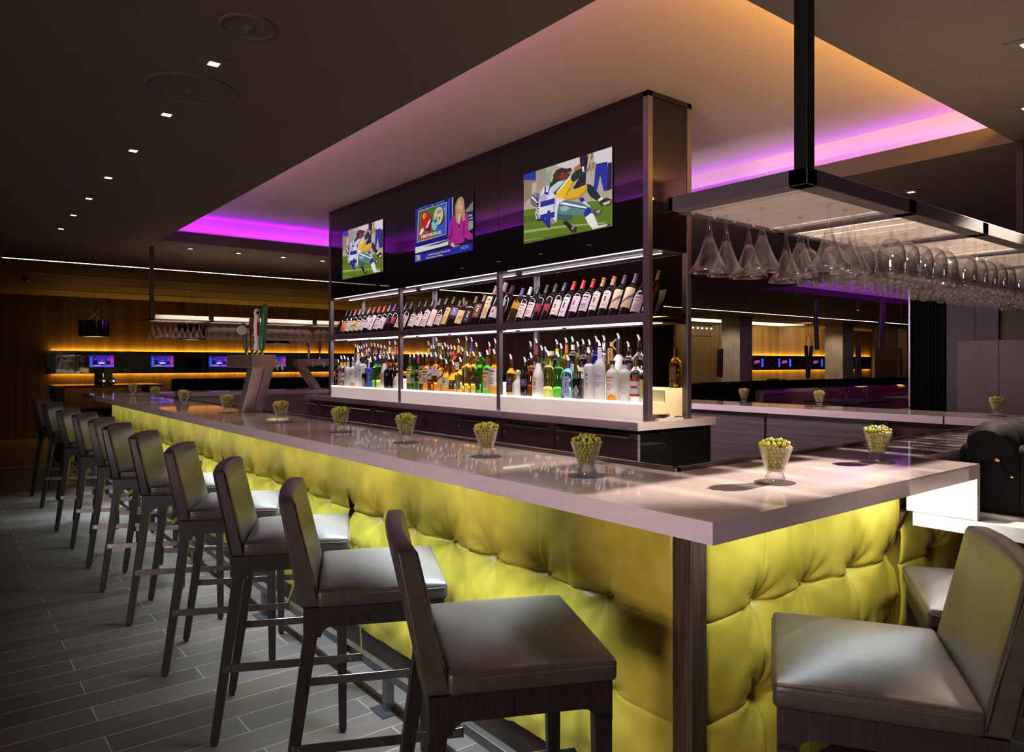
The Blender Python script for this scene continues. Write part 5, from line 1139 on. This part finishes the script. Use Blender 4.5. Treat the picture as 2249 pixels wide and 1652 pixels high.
# ------------------------------------------------------------------ far wall: long mirror, reflected screens, lamps, table
mir = thing('wall_mirror', 'long dark mirror band with amber light along its edges on the far wall', 'mirror', (0, 0, 0))
MB().box(1.60, 11.5, 15.98, 16.0, 1.200, 1.635).build('mirror', mat('dark_mirror', (.20, .19, .18), .03, 1.0), mir)
MB().box(1.66, 11.44, 16.0, 16.098, 1.235, 1.60).build('backing', BLACK, mir)
for z0, z1 in ((1.604, 1.612), (1.223, 1.231)): MB().box(1.66, 11.44, 16.03, 16.05, z0, z1).build('light_strip', LEDA, mir)
area('mirror_glow', (6.55, 16.078, 1.618), 9.7, .02, 62, AMBER, (180, 0, 0), mir); area('mirror_glow', (6.55, 16.078, 1.217), 9.7, .02, 36, AMBER, (0, 0, 0), mir)
DESK = [((42, 31, 154), '0,0 999,0 999,999 0,999'), ((106, 42, 200), '620,0 999,0 999,999 620,999'), ((58, 42, 184), '300,300 800,300 800,999 300,999'), ((192, 58, 154), '800,300 960,260 999,700 880,860'), ((32, 56, 192), '0,0 160,0 160,999 0,999')]
DESK += [((184, 192, 240), f'{65 + 8 * (k % 2)},{80 + 142 * k} 120,{80 + 142 * k} 120,{120 + 142 * k} {65 + 8 * (k % 2)},{120 + 142 * k}') for k in range(6)]
DESK += [((216, 48, 138), '440,560 480,500 540,500 570,580 540,660 470,660'), ((22, 18, 50), '180,240 300,240 320,480 290,560 300,700 250,740 220,660 230,560 190,480'), ((192, 138, 128), '245,640 285,640 290,720 250,730'),
    ((16, 26, 64), '680,240 850,240 830,520 770,580 700,500'), ((192, 112, 96), '740,580 800,580 800,700 740,710'), ((232, 232, 255), '380,300 620,300 620,420 380,420'), ((154, 154, 240), '60,120 999,160 999,90 60,60'), ((224, 216, 255), '180,150 480,165 480,190 180,180')]
NEWSD = [(lin(c), [(u / 999, v / 999) for u, v in P(s)]) for c, s in DESK]
m3 = picture(NEWSD, .43, .228, (), 'screen')
for k, x in enumerate((2.29, 3.375, 4.49, 5.72)):  # glowing pictures on the mirror stand in for reflected screens
    t = thing('television', f'small purple news screen drawn as a reflection in the far mirror band, {ORD[k]} from the left', 'television', (x, 15.978, 1.322), 0, 'small reflected news screens in the far mirror')
    s_ = link('screen', m3, t); s_.rotation_euler = (R(90), 0, 0); s_.location = (0, -.006, 0)
    MB().box(-.004, .434, -.005, .0, -.004, .232).build('casing', BLACK, t)
tb = thing('communal_table', 'long dark high table beside the far mirror with light reflected on its top', 'table', (0, 0, 0))
MB().box(1.29, 2.68, 11.9, 12.75, 1.045, 1.085).build('table_top', mat('table_lacquer', (.10, .06, .03), .12, coat=.5), tb)
for x in (1.36, 2.6):
    for y in (12.0, 12.65): MB().box(x - .05, x + .05, y - .05, y + .05, 0, 1.045).build('leg', BLACK, tb)
for k, (x, lab) in enumerate(((1.905, 'tall dark square bottle on the far high table'), (2.03, 'tall green square bottle on the far high table'))):
    o = MB().box(-.05, .05, -.04, .04, 0, .23).build('menu_holder', BLACK if k == 0 else mat('holder_green', (.06, .22, .03), .2), loc=(x - .03, 12.20, 1.085), bevel=.004); tag(o, lab.replace('bottle', 'holder'), 'table holder')
for k, x in enumerate((1.895, 2.02)):
    o = MB().sphere((0, 0, .052), .052, 18, 12).build('candle_globe', mat('mercury_glass', (.75, .62, .58), .18, .85), smooth=True, loc=(x, 12.02, 1.085)); tag(o, ('left' if k == 0 else 'right') + ' round mercury glass candle globe on the far high table', 'candle', 'round candle globes')
    MB().sphere((.012, -.045, .055), .012, 10, 6).build('flame', mat('flame_glow', (1, 1, 1), .5, emit=(1.0, .78, .70), es=4), o, True)
def tall_stool(x, y, lab):
    t = thing('dark_stool', lab, 'stool', (x, y, 0), 0, 'dark stools at the high table')
    MB().box(-.21, .21, -.2, .2, .70, .78).build('seat', BLEATH, t, bevel=.01)
    for sx in (-1, 1):
        for sy in (-1, 1): MB().taper((sx * .17, sy * .16, .70), (.02, .02), (sx * .19, sy * .18, 0), (.015, .015)).build('leg', DWOOD, t)
    MB().box(-.20, .20, -.195, -.18, .26, .29).box(-.20, .20, .18, .195, .26, .29).build('stretcher', DWOOD, t)
tall_stool(1.70, 11.45, 'dark backless stool before the far high table, left one'); tall_stool(2.35, 11.40, 'dark backless stool before the far high table, right one')
bq = thing('banquette', 'long black banquette beyond the far bar leg under the mirror', 'sofa', (0, 0, 0))
MB().box(2.73, 9.0, 11.45, 11.62, 0, 1.17).build('backrest', BLEATH, bq, bevel=.02); MB().box(2.73, 9.0, 11.62, 12.2, 0, .48).build('seat', BLEATH, bq, bevel=.02)
def drum(x, y, z, r, lab):
    t = thing('drum_pendant', lab, 'pendant lamp', (x, y, z), 0, 'black drum pendants near the far wall')
    sh = MB().lathe([(r, -.128), (r, .128), (r - .008, .128), (r - .008, -.128), (r, -.128)], 40).build('lamp_shade', mat('gloss_black', (.006, .006, .006), .06, coat=.5), t, 40)
    MB().lathe([(0, -.118), (r - .009, -.118), (r - .009, -.112), (0, -.112)], 40).build('diffuser', mat('drum_glow', (1, 1, 1), .5, emit=(1.0, .72, .36), es=2.2), t)
    mb = MB()
    for a in (20, 140, 260): 
        c, s_ = math.cos(R(a)), math.sin(R(a)); mb.tube([(r * .62 * c, r * .62 * s_, .11), (-r * .75 * c, -r * .75 * s_, .36)], .005, 6)
    mb.build('rods', BRASS, t); MB().tube([(0, 0, .22), (0, 0, ZC - z)], .0025, 5).build('cable', BLACK, t)
drum(1.94, 13.0, 1.94, .215, 'glossy black drum pendant at left with crossed brass rods above it')
drum(3.38, 13.0, 1.92, .215, 'glossy black drum pendant hidden behind the hanging cocktail glasses')
drum(4.85, 13.0, 1.88, .215, 'glossy black drum pendant behind the tall tap handles')
cm = thing('ceiling_camera', 'small dark dome camera on the ceiling at far left', 'camera', (1.02, 12.75, ZC)); MB().lathe([(0, -.075), (.03, -.068), (.05, -.04), (.055, 0)], 18).build('dome', mat('dome', (.03, .03, .03), .15), cm, True)

# ------------------------------------------------------------------ dining room at right
mr = thing('wall_mirror', 'dark mirror band with amber edges on the dining room wall', 'mirror', (0, 0, 0))
MB().box(20.4, 29.5, 13.93, 13.95, 1.17, 1.66).build('mirror', mat('dark_mirror'), mr); MB().box(20.46, 29.4, 13.95, 13.998, 1.21, 1.62).build('backing', BLACK, mr)
area('mirror_glow', (24.5, 13.965, 1.64), 9.6, .03, 70, AMBER, (180, 0, 0), mr); area('mirror_glow', (24.5, 13.965, 1.19), 9.6, .03, 45, AMBER, (0, 0, 0), mr)
for k, x in enumerate((21.63, 22.64, 23.32, 24.62, 25.45)):  # emissive blue bars and magenta patches laid on the mirror
    o = MB().box(x, x + .09, 13.915, 13.93, 1.28, 1.55).build('glow_bar', mat('blue_glow', (.02, .02, .1), .4, emit=(.05, .06, 1.0), es=1.3)); tag(o, f'narrow blue lit strip on the dining room mirror, {ORD[k]} from the left', 'screen', 'blue strips on the dining mirror')
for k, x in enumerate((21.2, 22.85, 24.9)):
    o = MB().prism([(x, 1.38), (x + .32, 1.42), (x + .30, 1.50), (x + .05, 1.49)], 13.916, 13.93, 'y').build('glow_patch', mat('magenta_glow', (.05, .01, .05), .4, emit=(.45, .06, .38), es=.8)); tag(o, f'magenta lit patch on the dining room mirror, {ORD[k]} from the left', 'screen', 'magenta patches on the dining mirror')
for k, (x0, x1) in enumerate(((17.285, 17.866), (22.89, 23.6))):
    o = MB().box(x0, x1, 11.8, 12.4, 0, ZC).build('column', CONC); tag(o, ('left' if k == 0 else 'right') + ' square plastered column in the dining room', 'column', 'dining room columns'); o['kind'] = 'structure'
    MB().box(x0 - .008, x0, 12.08, 12.10, 0, ZC).build('joint', mat('joint_pale', (.30, .22, .16), .6), o)
pw_ = MB().box(24.0, 29.9, 11.3, 11.4, 0, ZC).build('wall_panel', WOODW); st(pw_, 'dark wood panelling behind the dining booths')
pw_ = MB().box(25.6, 26.1, 11.20, 11.28, 0, ZC - .1).build('lit_pilaster', mat('lit_wood', (.62, .34, .17), .5)); tag(pw_, 'narrow pilaster in a painted lit tan on the dining room panelling', 'pilaster')  # bright tan colour stands in for light on the column edge
dp = MB().box(6.0, 24.0, 9.0, 9.12, 0, 1.02).build('low_partition', BLACKG); tag(dp, 'low glossy black partition in front of the dining room', 'partition')
BOOTH = noisy(mat('booth_leather', rough=.45), (.10, .062, .022), (.14, .088, .034), (1, 1, 1), 8, 3)
for k, (x, y, ln, lab) in enumerate(((11.2, 6.35, 2.6, 'long tan leather booth seat beyond the opposite bar leg'), (15.2, 6.9, 3.2, 'farther tan leather booth seat near the dark curtain'))):
    t = thing('booth_seat', lab, 'booth', (x, y, 0), 0, 'tan leather booth seats')
    MB().box(-ln / 2, ln / 2, 0, .16, .1, .99 - .04 * k).build('backrest', BOOTH, t, bevel=.05); MB().box(-ln / 2, ln / 2, -.5, 0, .1, .46).build('seat', BOOTH, t, bevel=.04)
    MB().box(-ln / 2 + .1, ln / 2 - .1, -.42, .1, 0, .1).build('plinth', BLACK, t)
for k, (x, y, lab) in enumerate(((10.2, 5.2, 'dark dining table laid with glasses, left one beyond the opposite bar leg'), (11.9, 4.9, 'dark dining table laid with glasses, nearer the dark curtain'))):
    t = thing('dining_table', lab, 'table', (x, y, 0), 0, 'dark dining tables')
    MB().box(-.45, .45, -.4, .4, .84, .875).build('table_top', BLACK, t); MB().lathe([(0, 0), (.25, 0), (.25, .02), (.04, .05), (.04, .84), (0, .84)], 20).build('pedestal', BLACK, t, 40)
    for q, (dx, dy) in enumerate(((-.2, -.1), (.05, .12), (.25, -.15))):
        g = MB().lathe([(0, 0), (.03, 0), (.004, .008), (.004, .06), (.035, .09), (.03, .15), (0, .10)], 14).build('table_glass', GLASS, None, True, loc=(x + dx, y + dy, .875))
        tag(g, f'stemmed glass standing on the {"left" if k == 0 else "right"} dark dining table, {ORD[q]} one', 'glass', 'glasses on the dining tables')
    MB().box(-.012, .012, -.012, .012, .875, 1.0).build('candlestick', BRASS, t)
for k, (x, y, s) in enumerate(((17.0, 10.6, 1), (20.8, 12.4, 1), (21.4, 13.2, -1), (25.0, 12.6, 1), (26.2, 12.6, -1))):
    t = thing('dining_chair', f'dark dining chair behind the low black partition, {ORD[k]} from the left', 'chair', (x, y, 0), 20 * s, 'dark dining chairs')
    MB().box(-.24, .24, -.22, .22, .42, .50).build('seat', BLEATH, t, bevel=.02); MB().box(-.24, .24, .18, .24, .5, .90).build('backrest', BLEATH, t, bevel=.02)
    for sx in (-1, 1):
        for sy in (-1, 1): MB().box(sx * .2 - .02, sx * .2 + .02, sy * .18 - .02, sy * .18 + .02, 0, .42).build('leg', DWOOD, t)
TUBE = mat('pendant_tube', (.035, .026, .016), .4)
def tube_pair(x, y, z, tilts, lab, L=.62):
    """black tube lamps hung from a ceiling rose on cords; tilts = list of (dx offset, lean in x, length)"""
    t = thing('tube_pendant', lab, 'pendant lamp', (x, y, z), 0, 'black tube pendants in the dining room'); ZC = 3.05 if 11 < x < 17.5 and 3.5 < y < 7.1 else 2.67
    MB().lathe([(0, ZC - z), (.09, ZC - z), (.09, ZC - z - .015), (0, ZC - z - .02)], 20).build('ceiling_rose', BLACK, t)
    for dx, lean, ln in tilts:
        a = (dx - lean, 0, ln / 2); b = (dx + lean, .02, -ln / 2); spot('tube_light', (b[0], b[1], b[2] - .02), (b[0] + lean * .5, b[1], b[2] - 2), 14, (1.0, .76, .46), 95, parent=t); o = MB().tube([a, b], .034, 12).build('lamp_tube', TUBE, t, 50)
        MB().tube([(0, 0, ZC - z - .01), (0, 0, ln / 2 + .25), (a[0] * .9, 0, ln / 2 + .12), a], .004, 5).build('cord', BLACK, o)
tube_pair(14.0, 10.1, 1.40, [(-.02, .0, .62), (.10, .0, .66)], 'pair of black tube lamps hanging before the left dining room column')
tube_pair(13.05, 7.4, 1.42, [(-.03, .05, .62), (.07, -.05, .62)], 'crossed pair of black tube lamps in front of the lit dining mirror')
tube_pair(11.1, 6.15, 2.02, [(0, .05, .80)], 'single long black tube lamp high in front of the white ceiling line')
tube_pair(14.2, 7.0, 1.44, [(-.05, -.02, .66), (.05, .06, .66)], 'pair of black tube lamps before the right dining room column')
tube_pair(11.6, 5.35, 2.02, [(-.03, -.02, .78), (.05, .0, .62)], 'tall pair of black tube lamps against the purple ceiling tray')
tube_pair(15.8, 6.9, 1.42, [(0, .05, .60)], 'single dark tube lamp before the wood panelling')
tube_pair(11.7, 4.9, 2.14, [(0, -.05, .45), (.02, .02, .40)], 'short pair of tube lamps beside the dark curtain')
ch = thing('chandelier', 'small crystal chandelier with glowing bulbs above the left dining room column', 'chandelier', (14.9, 11.3, 2.10))
mb = MB(); rnd = random.Random(2)
for k in range(9): mb.tube([(-.4 + .1 * k, 0, .24), (-.4 + .1 * k, 0, -.02)], .012, 6)
mb.build('crystal_rods', GLASS, ch); MB().box(-.45, .45, -.03, .03, .24, .26).box(-.45, .45, -.03, .03, -.03, -.02).build('bars', BLACK, ch)
for k in range(5): MB().sphere((-.36 + .18 * k, -.05, .17), .022, 8, 6).build('bulb', mat('bulb_glow', (1, 1, 1), .5, emit=(1.0, .72, .36), es=7), ch, True)
mb = MB()
for sx in (-.3, .3): mb.tube([(sx, 0, .26), (sx, 0, ZC - 2.10)], .004, 5)
mb.build('suspension', BLACK, ch)
# dark curtain and grey panels at right, close behind the opposite bar leg
cu = MB(); ys = [3.055 + .33 * i / 44 for i in range(45)]
cu.add([(8.0 + .035 * math.sin(i * 1.4) , y, z) for z in (0, ZC) for i, y in enumerate(ys)], [(i, i + 1, 46 + i, 45 + i) for i in range(44)])
c_ = cu.build('curtain', mat('black_cloth', (.004, .0035, .003), .8, spec=.2), smooth=True); tag(c_, 'tall black pleated curtain at the end of the dining room opening', 'curtain')
MB().box(7.90, 7.93, 3.36, 3.375, .95, ZC).build('edge_trim', mat('trim_silver', (.35, .33, .38), .3, .8), c_)
for k, (y0, y1, x, lab, m_) in enumerate(((2.80, 3.05, 8.0, 'grey wall panel right of the black curtain', GREYP), (2.595, 2.795, 8.0, 'grey wall panel second right of the black curtain', GREYP), (-2.0, 2.59, 8.05, 'olive dark wall panel at the right edge', mat('olive_panel', (.060, .050, .025), .6)))):
    st(MB().box(x, x + .12, y0, y1, 0, ZC).build('wall_panel', m_), lab)
cab = thing('tall_cabinet', 'brown grey two door cabinet block behind the opposite bar leg at right', 'cabinet', (0, 0, 0))
BRG = noisy(mat('brown_grey_lacquer', rough=.5), (.080, .059, .044), (.11, .082, .062), (1, 1, 1), 3, 4)
MB().box(7.02, 7.6, .6, 2.585, 0, 1.595).build('body', BRG, cab); MB().box(7.0, 7.018, 2.27, 2.583, .08, 1.59).build('door', BRG, cab); MB().box(7.0, 7.018, 1.2, 2.265, .08, 1.59).build('door', BRG, cab)
# fill light added behind the camera to brighten the bar edges and fronts
area('camera_side_fill', (-5.5, -.6, 1.25), 2.0, 1.0, 52, (1.0, .80, .84), (93, 0, -72), spread=75)
spot('dining_fill', (21.5, 12.0, 2.6), (21.8, 13.95, 1.9), 160, (1.0, .70, .36), 110)  # unseen spots added to brighten the dining wall and columns
spot('dining_fill', (24.4, 12.4, 2.6), (24.5, 13.95, 2.0), 160, (1.0, .70, .36), 110)
spot('dining_fill', (15.9, 11.9, 2.6), (17.28, 12.1, .8), 110, (1.0, .80, .62), 90)
spot('dining_fill', (21.6, 11.9, 2.6), (22.88, 12.1, .8), 110, (1.0, .80, .62), 90)
